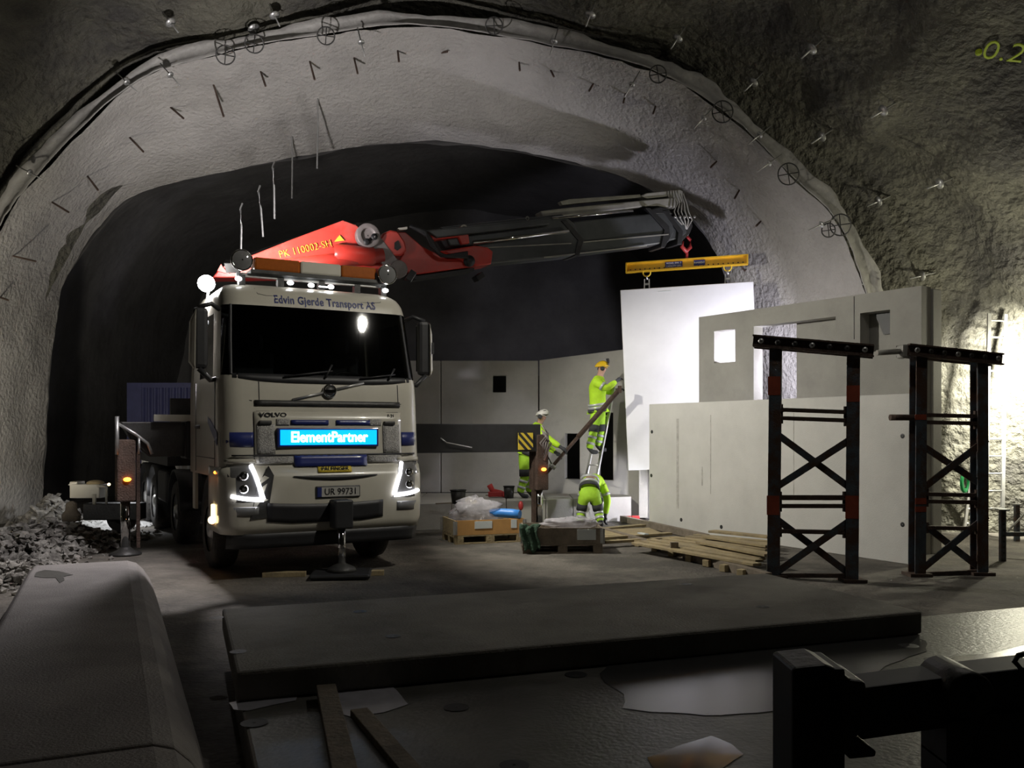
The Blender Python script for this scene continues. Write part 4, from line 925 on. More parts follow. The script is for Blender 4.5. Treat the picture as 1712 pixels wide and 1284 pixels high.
m = MB(); m.hexa([g2(x, y, .10)-V((0, 0, .04)) for x, y in ((1000,896),(1110,892),(1085,882),(990,886))]+[g2(x, y, .10) for x, y in ((1000,896),(1110,892),(1085,882),(990,886))]); o = m.build('formwork_sheet', m_wood); tag(o, 'pale plywood sheet between crosswise planks', 'board')
for i in range(8):
    p = g2(1040+i*29, 900+i*8.2, .05); m = MB(); m.box(p, (.16, .1, .09), Matrix.Rotation(.5+random.random()*.4, 3, 'Z')); o = m.build('timber_block', m_wood, bevel=.005); tag(o, 'short timber block under the plank pile', 'timber block', 'blocks under the planks')
a = g2(1069, 891, .16); m = MB(); m.beam(a, a+V((.05, -.45, .03)), .07, .02); o = m.build('offcut', m_paper); tag(o, 'bright white offcut lying on the planks', 'offcut')
m = MB(); m.box(g2(1127, 911, .2), (.11, .08, .08)); o = m.build('timber_block', m_woodd); tag(o, 'small dark timber block on top of the planks', 'timber block')
# ================================================================== pallet boxes
def pallet_box(c, rz, wood, side, label, plabel):
    t = thing('pallet', plabel, 'pallet', c, rz)
    m = MB
    for y in (-.36, 0, .36):
        q = MB(); q.bx(-.6, .6, y-.05, y+.05, 0, .022); q.build('bottom_board', wood, t, local=True)
        for x in (-.53, 0, .53): q = MB(); q.bx(x-.07, x+.07, y-.05, y+.05, .022, .1); q.build('block', wood, t, local=True)
    for x in (-.53, 0, .53): q = MB(); q.bx(x-.07, x+.07, -.4, .4, .1, .122); q.build('stringer_board', wood, t, local=True)
    for y in (-.34, -.17, 0, .17, .34): q = MB(); q.bx(-.6, .6, y-.06, y+.06, .122, .144); q.build('deck_board', wood, t, local=True)
    t2 = thing('collar_box', label, 'box', V(c)+V((0, 0, .146)), rz)
    hgt = .24
    for y, mt in ((-.39, side[0]), (.39, side[1])): q = MB(); q.bx(-.6, .6, y-.011, y+.011, 0, hgt); q.build('side_board', mt, t2, local=True)
    for x, mt in ((-.589, side[1]), (.589, side[0])): q = MB(); q.bx(x-.011, x+.011, -.379, .379, 0, hgt); q.build('end_board', mt, t2, local=True)
    for x in (-.6, .6):
        for y in (-.4, .4): q = MB(); q.bx(x-.035, x+.035, y-.004, y+.004, .01, hgt-.01); q.bx(x-.004, x+.004, y-.035, y+.035, .01, hgt-.01); q.build('corner_hinge', m_galv, t2, local=True)
    q = MB(); q.bx(-.57, .57, -.36, .36, 0, .16); q.build('packed_contents', m_woodd, t2, local=True, bevel=.05)
    return t2
c1 = gr(806, 909); c1.y += .45
b1 = pallet_box(c1, .34, m_wood, (m_woodo, m_wood), 'orange-faced collar box with label and plastic film inside', 'pale pallet under the orange-faced collar box')
q = MB(); q.bx(-.27, .03, -.408, -.401, .10, .22); q.build('paper_label', m_paper, b1, local=True); q = MB(); q.bx(.36, .46, -.408, -.401, .09, .23); q.build('paper_label', m_paper, b1, local=True)
c2 = gr(940, 926); c2.y += .42
b2 = pallet_box(c2, .02, m_woodd, (m_woodd, m_woodd), 'weathered grey collar box with green net over its corner', 'weathered pallet under the grey collar box')
q = MB(); q.bx(.22, .5, -.408, -.401, .06, .22); q.build('paper_label', m_paper, b2, local=True)
q = MB(); q.grid(lambda u, v: c2 + V((-.60+.28*u*(1-v*.2)-.04*math.sin(v*5), -.44-.02*math.sin(u*14)-.03*v+.28*max(0, .3-v), .41-.36*max(0, v-.25)*1.33+.03*math.sin(u*9+v*6))), 14, 14); o = q.build('green_net', m_green, solid=.015, fix=False); tag(o, 'crumpled green net hanging over the corner of the grey box', 'net')
def film(c, rx, ry, rz, seed, name, label):
    q = MB(); q.ball(c, 1, 20, 12)
    for i, p in enumerate(q.v):
        d = p-V(c); k = 1+.45*fbm(d+V((seed, 0, 0)), 2.3)+.18*fbm(d, 7.0); q.v[i] = V(c)+V((d.x*rx*k, d.y*ry*k, max(-.9, d.z)*rz*k))
    o = q.build(name, m_plast); tag(o, label, 'plastic film')
film(c1+V((-.12, .05, .48)), .42, .26, .20, 1, 'plastic_film', 'crumpled clear plastic film bulging out of the orange-faced box')
film(c2+V((.15, .18, .40)), .45, .16, .09, 5, 'plastic_film', 'flat clear plastic film across the grey box')
a = c1+V((.12, -.05, .47)); m = MB(); m.tube([a, a+V((.2, -.03, 0)), a+V((.38, -.06, -.01)), a+V((.5, -.12, -.02))], [.06, .075, .08, .075], 12); o = m.build('film_roll', m_bluep); tag(o, 'blue rolled film lying on the orange-faced box', 'roll')
# ================================================================== small things on the bench and floor
def bucket(c, label, r=.13, h_=.27):
    t = thing('bucket', label, 'bucket', c)
    m = MB(); m.lathe(c, (0, 0, 1), [(0, .01), (0, r*.8), (h_, r), (h_, r*.94), (.03, r*.74), (.03, .01)], 20); m.build('shell', m_dark, t)
    m = MB(); m.torus(V(c)+V((0, 0, h_)), (0, 0, 1), r*1.02, .009, 20, 6); m.build('rim', m_black, t)
    m = MB(); m.torus(V(c)+V((0, 0, h_*.95)), (0, -1, .5), r, .004, 14, 5, -2.6, .0); m.build('handle', m_galv, t)
bucket(gr(766, 842, BT), 'muddy black bucket on the bench beside the yellow tape', .145, .25)
bucket(gr(851, 833, BT), 'small dark bucket on the bench beside the worker in white helmet', .11, .24)
m = MB(); p = gr(783, 842, BT); m.torus(p+V((0, 0, .05)), (0, -1, .1), .04, .02, 14, 8); m.bx(p.x+.04, p.x+.16, p.y-.04, p.y+.04, .5, .56); o = m.build('tape_measure', m_yelp); tag(o, 'small yellow tape tool on the bench', 'tool')
m = MB(); p = gr(828, 832, BT)+V((0, 0, .012)); m.tube([p+V((-.12, 0, .25)), p+V((-.05, 0, .12)), p+V((.1, .02, .08)), p+V((.22, .02, .03))], .06, 8); m.box(p+V((0, 0, .06)), (.28, .16, .10)); m.box(p+V((.2, 0, .03)), (.3, .1, .05)); o = m.build('angle_cutter', m_redt, bevel=.01); tag(o, 'dirty red power tool on the bench near the buckets', 'tool')
m = MB(); p = gr(1060, 872); m.box(p+V((.03, 0, .07)), (.16, .09, .10)); m.cyl(p+V((-.06, 0, .08)), p+V((-.20, 0, .09)), .04, .025, 10); m.box(p+V((.08, 0, .02)), (.07, .08, .05)); o = m.build('cordless_drill', m_redt, bevel=.012); tag(o, 'red cordless drill on the ground near the white panel', 'drill')
for px, py in ((812, 828), (728, 842)):
    p = gr(px, py, BT+.011); m = MB(); m.beam(p, p+V((.3, .03, .012)), .06, .02); o = m.build('loose_lath', m_woodd); tag(o, 'small loose lath lying on the concrete bench', 'lath', 'laths on the bench')
m = MB(); m.ball(gr(893, 885)+V((-.25, -.1, .45)), (.05, .05, .09), 8, 6); o = m.build('red_cloth', m_redt); tag(o, 'dark red rag beside the stabiliser leg', 'rag'); o.location.z = -.0
# long brown prop and tie
pa, pb = at(903, 803, 17.75), at(1036, 651, 17.45)
t = thing('push_pull_prop', 'long brown steel prop held up by the worker in white helmet', 'prop', pa)
m = MB(); m.cyl(pa, pa.lerp(pb, .5), .035, n=12); m.build('lower_tube', m_rust, t); m = MB(); m.cyl(pa.lerp(pb, .48), pb, .048, n=12); m.build('upper_tube', m_rust, t)
k = pa.lerp(pb, .16); m = MB(); m.lathe(k, pb-pa, [(-.04, .04), (-.04, .075), (.04, .075), (.04, .04)], 12); m.build('collar_nut', m_galv, t)
m = MB(); m.box(pa, (.12, .12, .04)); m.box(pb, (.06, .12, .14)); m.build('end_plate', m_rust, t)
m = MB(); q = at(910, 752, 17.6); m.tube([q, k+V((0, -.05, 0))], .012, 6); m.build('tie_rod', m_dark, t)
# ladder below the worker with the yellow helmet
def ladder(name, label, a, b, wv, rungs, mat, r=.02):
    t = thing(name, label, 'ladder', a); wv = V(wv)
    for s in (0, 1): m = MB(); m.beam(V(a)+wv*s, V(b)+wv*s, .028, .07, wv); m.build('rail', mat, t)
    for k in range(rungs): p = V(a).lerp(V(b), (k+.6)/rungs); m = MB(); m.cyl(p, p+wv, .016, n=8); m.build('rung', mat, t)
    return t
la = V((1.44, 18.32, BT)); lb = V((1.90, 18.5, 2.75)); lw = V((.18, -.26, 0))
ladder('ladder', 'aluminium ladder under the worker in yellow helmet', la, lb, lw, 9, m_alu)
ladder('ladder', 'long white-lit ladder leaning on the rock beside the flood light', at(1648, 868, 15.3), V((8.35, 15.7, 3.9)), V((.34, .1, 0)), 12, m_alu)
ladder('ladder', 'short ladder behind the jack tower with green hose on it', gr(1612, 890), at(1632, 712, 15.6), V((.22, .12, 0)), 7, m_alu)
hc = at(1613, 806, 15.2); m = MB()
for k in range(4): m.torus(hc+V((.01*k, .015*k, 0)), (.7, -.7, 0), .17-.01*k, .022, 20, 6)
o = m.build('green_hose', m_hose, fix=False); tag(o, 'coil of bright green hose hanging on the short ladder', 'hose')
for px, py, top_ in ((1676, 938, 852), (1700, 905, 843)):
    p = gr(px, py); zt_ = at(px, top_, p.y).z
    t = thing('steel_post', 'perforated steel post standing at the rock wall' if px == 1676 else 'second perforated steel post close to the rock wall', 'post', p)
    m = MB(); m.bx(p.x-.035, p.x+.035, p.y-.035, p.y+.035, 0, zt_); m.build('upright', m_galv if 0 else m_tower, t)
    for k in range(8): m = MB(); m.box((p.x, p.y-.037, .12+k*zt_/9), (.03, .004, .03)); m.build('slot', m_black, t)
    m = MB(); m.box((p.x, p.y, zt_), (.14, .14, .02)); m.build('head_plate', m_galv, t)
m = MB(); m.beam(at(1682, 893, 13.2), at(1740, 893, 12.9), .06, .06); o = m.build('steel_rail', m_tower); tag(o, 'short steel rail fixed between the perforated posts', 'rail')
# timbers and pad under the front stabiliser
fp = TM @ V((.10, -.25, 0))
m = MB(); m.box(V((fp.x, fp.y, .045)), (.75, .60, .06), Matrix.Rotation(.1, 3, 'Z')); o = m.build('stabiliser_pad', m_black, bevel=.04); tag(o, 'thick black pad under the front stabiliser', 'pad')
for dx, dy in ((-.65, .02), (.33, .12)):
    a = fp+V((dx, dy, .03)); plank(V((fp.x+dx-.35, fp.y+dy, .03)), V((fp.x+dx+.18, fp.y+dy+.06, .03)), .12, .06, m_wood, 'pale timber lying beside the black stabiliser pad', 'timbers beside the pad')
# foreground planks on the wet slab
plank(gr(545, 1150, .30), gr(585, 1330, .31), .115, .045, m_woodd, 'old plank leaning over the edge of the wet slab', None)
plank(gr(600, 1190, .26), gr(720, 1330, .26), .10, .04, m_woodd, 'second old plank lying askew beside the leaning one', None)
# ================================================================== things behind the truck on the left
def container():
    t = thing('blue_container', 'blue corrugated container behind the stabiliser arm', 'container', (-7.6, 22.5, 0))
    Y0 = 22.0; x0 = at(213, 0, Y0).x; x1 = x0+5.6; zt_ = at(213, 640, Y0).z; z0 = zt_-2.6
    m = MB(); n = 34; pts = []
    for i in range(n):
        a = x0+.35+(x1-x0-.5)*i/n; w_ = (x1-x0-.5)/n; pts += [(a, .0), (a+w_*.28, .0), (a+w_*.5, .04), (a+w_*.78, .04)]
    vs = []
    for x, d in pts: vs += [V((x, Y0+d, z0+.15)), V((x, Y0+d, zt_-.12))]
    m.add(vs, [(2*i, 2*i+2, 2*i+3, 2*i+1) for i in range(len(pts)-1)]); m.build('corrugated_side', m_blue, t, solid=.01)
    m = MB(); m.bx(x0, x0+.36, Y0-.03, Y0+.1, z0, zt_); m.bx(x1-.2, x1, Y0-.03, Y0+.1, z0, zt_); m.bx(x0, x1, Y0-.02, Y0+.08, zt_-.12, zt_); m.bx(x0, x1, Y0-.02, Y0+.08, z0, z0+.16); m.build('side_frame', m_blue, t)
    m = MB(); m.bx(x0, x1, Y0+.08, Y0+2.4, z0+.05, zt_-.02); m.build('box_body', m_blue, t)
    for x in (x0+.4, x1-.6): m = MB(); m.bx(x-.2, x+.2, Y0+.1, Y0+2.2, 0, z0+.05); m.build('skid', m_dark, t)
container()
def cabin():
    Y0 = 20.3; x0, x1 = at(236, 0, Y0).x, at(320, 0, Y0).x
    t = thing('white_cabin', 'white ribbed site cabin lit behind the truck wheels', 'cabin', ((x0+x1)/2, Y0, 0))
    m = MB(); m.bx(x0, x1, Y0, Y0+1.4, .12, 1.75); m.build('body', m_concw, t, bevel=.02)
    for k in range(7): m = MB(); x = x0+.08+k*(x1-x0)/7; m.bx(x, x+.03, Y0-.02, Y0, .7, 1.7); m.build('rib', m_white, t)
    m = MB(); m.bx(x0, x1, Y0-.03, Y0, .55, .66); m.build('band', m_galv, t); m = MB(); m.bx(x0+.1, x1-.1, Y0+.1, Y0+1.3, 0, .12); m.build('skid', m_dark, t)
cabin()
Y0 = 16.0
t = thing('site_trailer', 'small site trailer with white box and guard rail by the left wall', 'trailer', at(160, 893, Y0))
w0 = lambda x, y, dy=0: at(x, y, Y0)+V((0, dy, 0))
m = MB(); a, b = w0(138, 842), w0(232, 870); m.bx(a.x, b.x, Y0, Y0+.35, b.z, a.z); m.build('trailer_bed', m_dark, t, bevel=.02)
m = MB(); a, b = w0(116, 810), w0(166, 833); m.bx(a.x, b.x, Y0, Y0+.35, b.z, a.z); m.bx(a.x, a.x+.14, Y0, Y0+.3, a.z, a.z+.05); m.build('white_box', m_cream, t, bevel=.015)
m = MB(); m.ball(w0(151, 809)+V((0, .2, 0)), (.16, .14, .06), 12, 8); m.build('sand_bag', m_wood, t)
m = MB(); m.tube([w0(158, 843), w0(158, 826)], .035, 7); m.tube([w0(178, 843), w0(178, 818), w0(175, 813), w0(163, 813)], .022, 7); m.build('guard_rail', m_cream, t)
m = MB(); a = w0(124, 845); m.lathe(V((a.x, Y0-.1, 0)), (0, 0, 1), [(.24, .07), (.25, .15), (.36, .16), (.44, .10), (.56, .09), (.60, .04)], 14); m.build('hitch_cover', m_woodd, t)
for dx in (-.05, .05): m = MB(); m.cyl((a.x+dx, Y0-.1, 0), (a.x+dx, Y0-.1, .3), .022, n=8); m.build('prop_leg', m_dark, t)
m = MB(); m.lathe((w0(190, 0).x, Y0+.25, .26), (0, 1, 0), [(0, .1), (0, .24), (.05, .26), (.15, .26), (.2, .24), (.2, .1)], 20); m.build('wheel', m_tyre, t)
# ================================================================== dark steel frame in the right foreground
Y0 = 2.55
fr = thing('steel_barrier', 'black steel barrier end with round hinge close to the wet slab', 'barrier', at(1400, 1284, Y0)-V((0, 0, .85)))
w0 = lambda x, y, d=0: at(x, y, Y0)+V((0, d, 0))
m = MB(); a, b = w0(1325, 1118), w0(1414, 1284); m.bx(a.x, b.x, Y0, Y0+.2, 0, a.z); m.build('end_post', m_black, fr, bevel=.008)
m = MB(); m.prism([w0(x, y) for x, y in ((1326,1150),(1326,1117),(1380,1111),(1408,1122),(1420,1136),(1448,1140),(1451,1160),(1450,1215),(1420,1250),(1380,1250))], (0, .2, 0)); m.build('post_head', m_dark, fr, bevel=.01)
m = MB(); m.prism([w0(x, y, .04) for x, y in ((1440,1158),(1600,1138),(1760,1120),(1760,1222),(1590,1226),(1450,1246))], (0, .14, 0)); m.build('cross_beam', m_black, fr, bevel=.006)
m = MB(); m.prism([w0(x, y) for x, y in ((1414,1238),(1432,1234),(1466,1256),(1464,1266),(1420,1270))], (0, .12, 0)); m.build('side_lug', m_dark, fr, bevel=.006)
c = w0(1620, 1162, -.02); m = MB(); m.lathe(c, (0, 1, 0), [(0, .01), (0, .06), (.01, .068), (.2, .068), (.21, .01)], 22); m.build('hinge_drum', m_dark, fr)
m = MB(); m.prism([w0(x, y, .02) for x, y in ((1588,1215),(1650,1200),(1626,1284),(1588,1284))], (0, .16, 0)); m.prism([w0(x, y, .02) for x, y in ((1650,1200),(1760,1190),(1760,1284),(1650,1284),(1645,1262),(1642,1240))], (0, .16, 0)); 
a = w0(1588, 1280); m.bx(a.x, w0(1760, 0).x, Y0+.02, Y0+.18, 0, a.z); m.build('hinge_post', m_black, fr)
m = MB(); m.tube([w0(1730, 1130), w0(1706, 1118), w0(1696, 1106), w0(1702, 1096), w0(1730, 1088)], .008, 7); m.build('wire_handle', m_black, fr)
# ================================================================== lamps of the site
def lamp_head(key, name, label, stand=True, gray=m_dark):
    p, a = V(LIGHTS[key][0]), V(LIGHTS[key][1]); d = (a-p).normalized()
    base = V((p.x, p.y, 0)) if stand else p
    t = thing(name, label, 'lamp', base); x, y, _ = frame(d); R = Matrix((x, y, d)).transposed()
    m = MB(); m.box(p-d*.10, (.34, .24, .10), R); m.build('housing', gray, t, bevel=.015)
    m = MB(); m.box(p-d*.04, (.28, .18, .01), R); m.build('lit_face', e_flood, t)
    if stand:
        m = MB(); m.cyl((p.x, p.y+.0, .02), p-d*.15, .022, n=10); m.build('mast', m_galv, t)
        for k in range(3):
            an = k*2.094+.4; m = MB(); m.cyl((p.x, p.y, min(.7, p.z*.5)), (p.x+.55*math.cos(an), p.y+.55*math.sin(an), .015), .016, n=8); m.build('leg', m_galv, t)
    lamp(key, t); return t
t = lamp_head('roof', 'flood_light', 'flood light hung from the rock roof above the slabs', False); lamp('roof_fill', t)
m = MB(); p = V(LIGHTS['roof'][0]); m.cyl(p+V((.05, 0, .1)), p+V((.1, 0, 3.2)), .02, n=8); m.build('hanger', m_galv, t)
t = lamp_head('flood', 'flood_light', 'glaring flood light on a stand beside the rock wall'); lamp('spill', t)
lamp_head('panel', 'work_light', 'cool work light on a stand behind the tall concrete wall')
lamp_head('left', 'work_light', 'yellow lit work light low by the left wall', True, m_yelp)
lamp_head('bench', 'work_light', 'small bluish work light on the ground beside the bench')
# ================================================================== people
def skin_mesh(name, nodes, edges, root, mat, parent, sub=2):
    keys = list(nodes); me = bpy.data.meshes.new(name)
    me.from_pydata([tuple(nodes[k][0]) for k in keys], [(keys.index(a), keys.index(b)) for a, b in edges], [])
    o = bpy.data.objects.new(name, me); COL.objects.link(o)
    o.modifiers.new('skin', 'SKIN').use_smooth_shade = True
    s = o.modifiers.new('sub', 'SUBSURF'); s.levels = s.render_levels = sub
    for i, k in enumerate(keys):
        r = nodes[k][1]; d = me.skin_vertices[0].data[i]; d.radius = r if hasattr(r, '__len__') else (r, r); d.use_root = (k == root)
    dg = bpy.context.evaluated_depsgraph_get(); dg.update()
    nm = bpy.data.meshes.new_from_object(o.evaluated_get(dg)); bpy.data.objects.remove(o)
    nm.materials.clear(); nm.materials.append(mat)
    for p in nm.polygons: p.use_smooth = True
    b = bpy.data.objects.new(name, nm); COL.objects.link(b); setpar(b, parent); return b
def ringband(a, b, t, r0, w_, mat, parent, name='reflective_band'):
    a, b = V(a), V(b); d = (b-a).normalized(); c = a.lerp(b, t)
    m = MB(); m.lathe(c, d, [(-w_/2, r0*.9), (-w_/2, r0), (w_/2, r0), (w_/2, r0*.9)], 18); m.build(name, mat, parent)
def person(J, label, helm, face, gloves=m_cloth, dark=True):
    """J: joints in metres: pelvis, waist, chest, neck, head, and shL elL wrL shR elR wrR hipL knL anL toL hipR ..."""
    t = thing('person', label, 'person', (J['anL']+J['anR'])/2-V((0, 0, .09)))
    face = V(face).normalized(); up = (J['head']-J['neck']).normalized(); sidev = face.cross(up).normalized()
    N = {'pelvis': (J['pelvis'], .13), 'waist': (J['waist'], .125), 'chest': (J['chest'], .13), 'up': (J['chest'].lerp(J['neck'], .62), .10), 'neck': (J['neck'], .058),
         'jaw': (J['neck'].lerp(J['head'], .62)+face*.025, .072), 'head': (J['head'], .092), 'crown': (J['head']+up*.07, .078), 'nose': (J['head']+face*.105-up*.02, .016)}
    E = [('pelvis','waist'),('waist','chest'),('chest','up'),('up','neck'),('neck','jaw'),('jaw','head'),('head','crown'),('head','nose')]
    for s in 'LR':
        N['ear'+s] = (J['head']+sidev*(.10 if s == 'L' else -.10)-up*.01, .016); E.append(('head', 'ear'+s))
        for k, r in (('sh', .062), ('el', .045), ('wr', .032), ('hip', .095), ('kn', .062), ('an', .045)): N[k+s] = (J[k+s], r)
        hd = (J['wr'+s]-J['el'+s]).normalized(); N['pa'+s] = (J['wr'+s]+hd*.08, .03)
        E += [('up','sh'+s),('sh'+s,'el'+s),('el'+s,'wr'+s),('wr'+s,'pa'+s),('pelvis','hip'+s),('hip'+s,'kn'+s),('kn'+s,'an'+s)]
    skin_mesh('body', N, E, 'pelvis', m_skin, t, 1)
    for s in (-1, 1):
        m = MB(); m.ball(J['head']+face*.085+sidev*s*.033+up*.012, .012, 8, 6); m.build('eye', m_black, t)
    m = MB(); m.beam(J['head']+face*.09-up*.065-sidev*.025, J['head']+face*.09-up*.065+sidev*.025, .01, .012); m.build('mouth', m_redt, t)
    # jacket
    ja = {'hem': (J['pelvis'].lerp(J['waist'], .25), .185), 'waist': (J['waist'], .175), 'chest': (J['chest'], .195), 'up': (J['chest'].lerp(J['neck'], .6), .155), 'col': (J['neck'].lerp(J['head'], .12), .088)}
    je = [('hem','waist'),('waist','chest'),('chest','up'),('up','col')]
    for s in 'LR':
        ja['sh'+s] = (J['sh'+s], .098); ja['el'+s] = (J['el'+s], .076); ja['wr'+s] = (J['el'+s].lerp(J['wr'+s], .93), .056)
        je += [('up','sh'+s),('sh'+s,'el'+s),('el'+s,'wr'+s)]
    skin_mesh('jacket', ja, je, 'waist', m_hiviz, t)
    # trousers
    tr = {'top': (J['pelvis'].lerp(J['waist'], .4), .165), 'pelvis': (J['pelvis'], .165)}
    te = [('top','pelvis')]
    for s in 'LR':
        tr['hip'+s] = (J['hip'+s], .125); tr['kn'+s] = (J['kn'+s], .088); tr['an'+s] = (J['an'+s], .078)
        te += [('pelvis','hip'+s),('hip'+s,'kn'+s),('kn'+s,'an'+s)]
    skin_mesh('trousers', tr, te, 'pelvis', m_hivizo, t)
    ringband(J['pelvis'], J['waist'], .30, .20, .07, m_cloth, t, 'jacket_hem')
    for q in (.62, .98): ringband(J['pelvis'], J['waist'], q, .186, .05, m_refl, t)
    for s in 'LR':
        ringband(J['hip'+s], J['kn'+s], .72, .104, .14, m_cloth, t, 'knee_patch') if dark else None
        ringband(J['kn'+s], J['an'+s], .25, .092, .05, m_refl, t); ringband(J['kn'+s], J['an'+s], .62, .086, .05, m_refl, t)
        ringband(J['sh'+s], J['el'+s], .6, .092, .05, m_refl, t)
        # boot
        td = (J['to'+s]-J['an'+s]); td.z = 0; td.normalize(); a = J['an'+s]
        skin_mesh('boot', {'a': (a+V((0, 0, .06)), .062), 'b': (a-V((0, 0, .03)), .058), 'c': (a+td*.09-V((0, 0, .045)), .048), 'd': (a+td*.19-V((0, 0, .05)), .042)}, [('a','b'),('b','c'),('c','d')], 'b', m_cloth, t, 1)
        # gloved hand: palm, four fingers and a thumb, curled
        wv = J['wr'+s]; hd = (wv-J['el'+s]).normalized(); gx = hd.cross(V((0, 0, 1))).normalized(); gy = gx.cross(hd)
        m = MB(); m.tube([wv-hd*.04, wv+hd*.02, wv+hd*.06, wv+hd*.10], [.036, .034, .042, .036], 10)
        for f, (off, ln) in enumerate(((-.03, .075), (-.01, .09), (.011, .085), (.031, .065))):
            k = wv+hd*.095+gx*off; m.tube([k, k+hd*ln*.45-gy*.01, k+hd*ln*.75-gy*.035, k+hd*ln*.8-gy*.06], [.0115, .011, .010, .008], 7)
        sg = 1 if s == 'L' else -1
        k = wv+hd*.04+gx*.035*sg; m.tube([k, k+gx*.03*sg+hd*.02-gy*.01, k+gx*.035*sg+hd*.055-gy*.02], [.014, .012, .009], 7)
        m.build('glove', gloves, t, fix=False)
    # helmet
    R = Matrix((face, sidev*-1, up)).transposed(); hc_ = J['head']+up*.035
    m = MB(); m.ball(hc_, (.135, .118, .125), 20, 8, R, 0.0, .995); hm = m.build('helmet', helm, t, solid=.006)
    m = MB(); m.lathe(hc_, up, [(.0, .10), (-.004, .128), (.006, .132), (.010, .115)], 20); m.build('helmet_rim', helm, t)
    m = MB(); pk = [hc_+face*(.12+.05*math.cos(a))+sidev*.085*math.sin(a) for a in [(-1.4+2.8*k/8) for k in range(9)]]; m.prism(pk, up*.008); m.build('helmet_peak', helm, t)
    for s in (-1, 1): m = MB(); m.lathe(J['head']+sidev*s*.10-up*.005, sidev*s, [(0, .045), (.03, .045), (.04, .03), (.042, .005)], 12); m.build('ear_defender', m_cloth, t)
    m = MB(); m.tube([J['head']+sidev*.09, J['head']-up*.11+face*.04, J['head']-sidev*.09], .006, 5); m.build('chin_strap', m_cloth, t)
    return t, R, up, sidev
def JJ(Y, **k):
    d = {}
    for n_, v in k.items(): d[n_] = at(v[0], v[1], Y+(v[2] if len(v) > 2 else 0))
    return d
# worker on the ladder, reaching for the edge of the hanging panel
J = JJ(18.05, pelvis=(1000,690,.05), waist=(998,676,.04), chest=(999,650), neck=(1002,629), head=(1005,616), shL=(1001,638,.19), elL=(1016,656,.25), wrL=(1031,652,.3), shR=(998,639,-.18), elR=(1014,650,-.24), wrR=(1031,637,-.05),
       hipL=(1003,698,.11), knL=(1004,722,.12), anL=(999,748,.12), toL=(1015,750,.14), hipR=(996,698,-.08), knR=(992,724,-.12), anR=(985,752,-.14), toR=(1000,755,-.10))
w1, R1, u1, s1 = person(J, 'worker in yellow helmet and hi-vis suit reaching up from the ladder', m_helmy, (1, .15, .05))
m = MB(); c = J['head']+V((.11, .0, .05)); m.grid(lambda a, b: J['head']+V((.12+.02*math.sin(b*3), 0, .07+.13*b))+R1 @ V((0, .10*(2*a-1), 0)), 6, 6); m.build('raised_visor', m_cloth, w1, solid=.01)
# worker on the bench in white helmet, leaning and holding the prop
J = JJ(18.0, pelvis=(879,762), waist=(884,748), chest=(894,726), neck=(901,709), head=(905,697), shL=(899,717,.17), elL=(912,745,.2), wrL=(930,757,.05), shR=(896,717,-.18), elR=(919,736,-.33), wrR=(938,748,-.42),
       hipL=(882,770,.10), knL=(887,796,.12), anL=(884,824,.14), toL=(898,828,.1), hipR=(876,770,-.10), knR=(877,798,-.08), anR=(869,824,-.10), toR=(884,828,-.15))
for s in 'LR': J['an'+s].z = BT+.095; J['to'+s].z = BT+.05
w2, R2_, u2, s2 = person(J, 'worker in white helmet on the bench holding the brown prop', m_helmw, (1, -.25, .12))
for k in range(3):
    m = MB(); c = J['head']+u2*.12; m.box(c+R2_ @ V((.05, -.09+.09*k, .0)), (.05, .03, .006), R2_); m.build('helmet_sticker', m_cloth, w2)
# worker bending down in front of the bench, back to the eye
J = JJ(17.1, pelvis=(985,822), waist=(986,803,.18), chest=(992,806,.48), neck=(996,822,.66), head=(998,838,.74), shL=(976,812,.5), elL=(972,838,.52), wrL=(976,860,.5), shR=(1008,812,.48), elR=(1016,836,.44), wrR=(1012,862,.42),
       hipL=(976,830,.0), knL=(972,853,.10), anL=(969,877,-.02), toL=(966,880,.3), hipR=(996,830,.0), knR=(1000,853,.10), anR=(1004,877,-.02), toR=(1008,880,.3))
for s in 'LR': J['an'+s].z = .095; J['to'+s].z = .05
w3, R3, u3, s3 = person(J, 'worker in hi-vis suit bending down in front of the bench', m_helmw, (.1, .5, -.85))

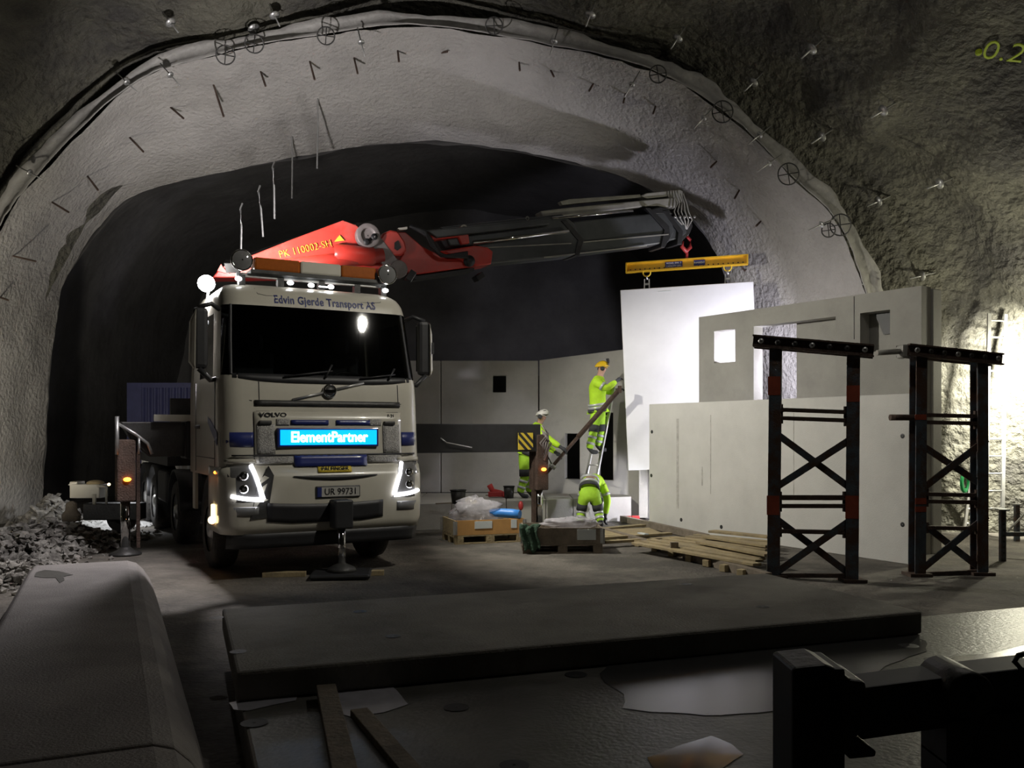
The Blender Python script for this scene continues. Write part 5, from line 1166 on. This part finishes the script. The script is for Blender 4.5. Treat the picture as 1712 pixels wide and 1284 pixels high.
# ================================================================== sub-parts under the part they belong to
def nest(root, kids, pname):
    base = lambda o: o.name.split('.')[0]
    cen = lambda o: sum((v.co for v in o.data.vertices), V())/max(1, len(o.data.vertices))
    isloc = lambda o: abs(o.matrix_parent_inverse[0][3])+abs(o.matrix_parent_inverse[1][3]) < 1e-6
    ps = [o for o in root.children if o.type == 'MESH' and base(o) == pname]
    pc = [(p, cen(p), isloc(p)) for p in ps]
    for o in [o for o in root.children if o.type == 'MESH' and base(o) in kids]:
        c = cen(o); l = isloc(o); cand = [(p, q) for p, q, k in pc if k == l]
        if not cand: continue
        p = min(cand, key=lambda z: (z[1]-c).length)[0]
        o.parent = p; o.matrix_parent_inverse = Matrix.Identity(4)
for kids, p in ((('wiper', 'wiper_arm', 'windscreen_lower_band', 'windscreen_pillar'), 'windscreen'), (('led_board', 'led_lettering'), 'led_board_housing'), (('number_plate', 'number_plate_band', 'number_plate_lettering'), 'number_plate_frame'),
                (('headlamp_lens', 'running_lamp', 'headlamp_brow'), 'headlamp_glass'), (('beacon_lens', 'beacon_centre'), 'beacon_base'), (('spot_lamp_lens', 'spot_lamp_rim'), 'spot_lamp_housing'), (('marker_lamp', 'marker_strip', 'bar_bracket'), 'roof_lamp_bar'),
                (('emblem_ring', 'emblem_disc', 'emblem_bar', 'emblem_name_bar', 'company_lettering', 'door_gap', 'panel_gap', 'door_handle', 'front_hatch_trim', 'blue_stripe'), 'cab_shell'), (('maker_lettering', 'model_lettering', 'grille_mesh', 'upper_intake', 'step_handle', 'lower_grille'), 'grille_panel'),
                (('bumper_black_insert', 'bumper_lower_skirt', 'bumper_slot', 'torn_bumper_film', 'maker_plate_front', 'maker_plate_lettering', 'fog_lamp', 'bumper_top_gap', 'corner_lamp', 'side_marker_lamp', 'indicator_lamp'), 'bumper'), (('mirror_glass', 'mirror_cover', 'mirror_arm', 'mirror_slot'), 'mirror_housing'),
                (('stabiliser_rod', 'stabiliser_foot', 'leg_guide_bar', 'leg_warning_lamp', 'leg_position_lamp', 'leg_hoses'), 'stabiliser_leg'), (('front_stabiliser_rod', 'front_stabiliser_foot'), 'front_stabiliser_box'), (('work_lamp_face',), 'work_lamp_housing'),
                (('boom_collar', 'boom_edge', 'boom_pin'), 'boom_section'), (('fly_jib_head', 'fly_jib_cylinder', 'fly_jib_pocket'), 'fly_jib'), (('link_hole',), 'knuckle_link'), (('knuckle_slot',), 'knuckle_plate'), (('bracket_pin',), 'linkage_bracket'), (('lift_cylinder_clamp',), 'lift_cylinder')):
    nest(truck, kids, p)
for w_ in (w1, w2, w3):
    nest(w_, ('helmet_rim', 'helmet_peak', 'helmet_sticker', 'ear_defender', 'chin_strap', 'raised_visor'), 'helmet'); nest(w_, ('eye', 'mouth'), 'body')
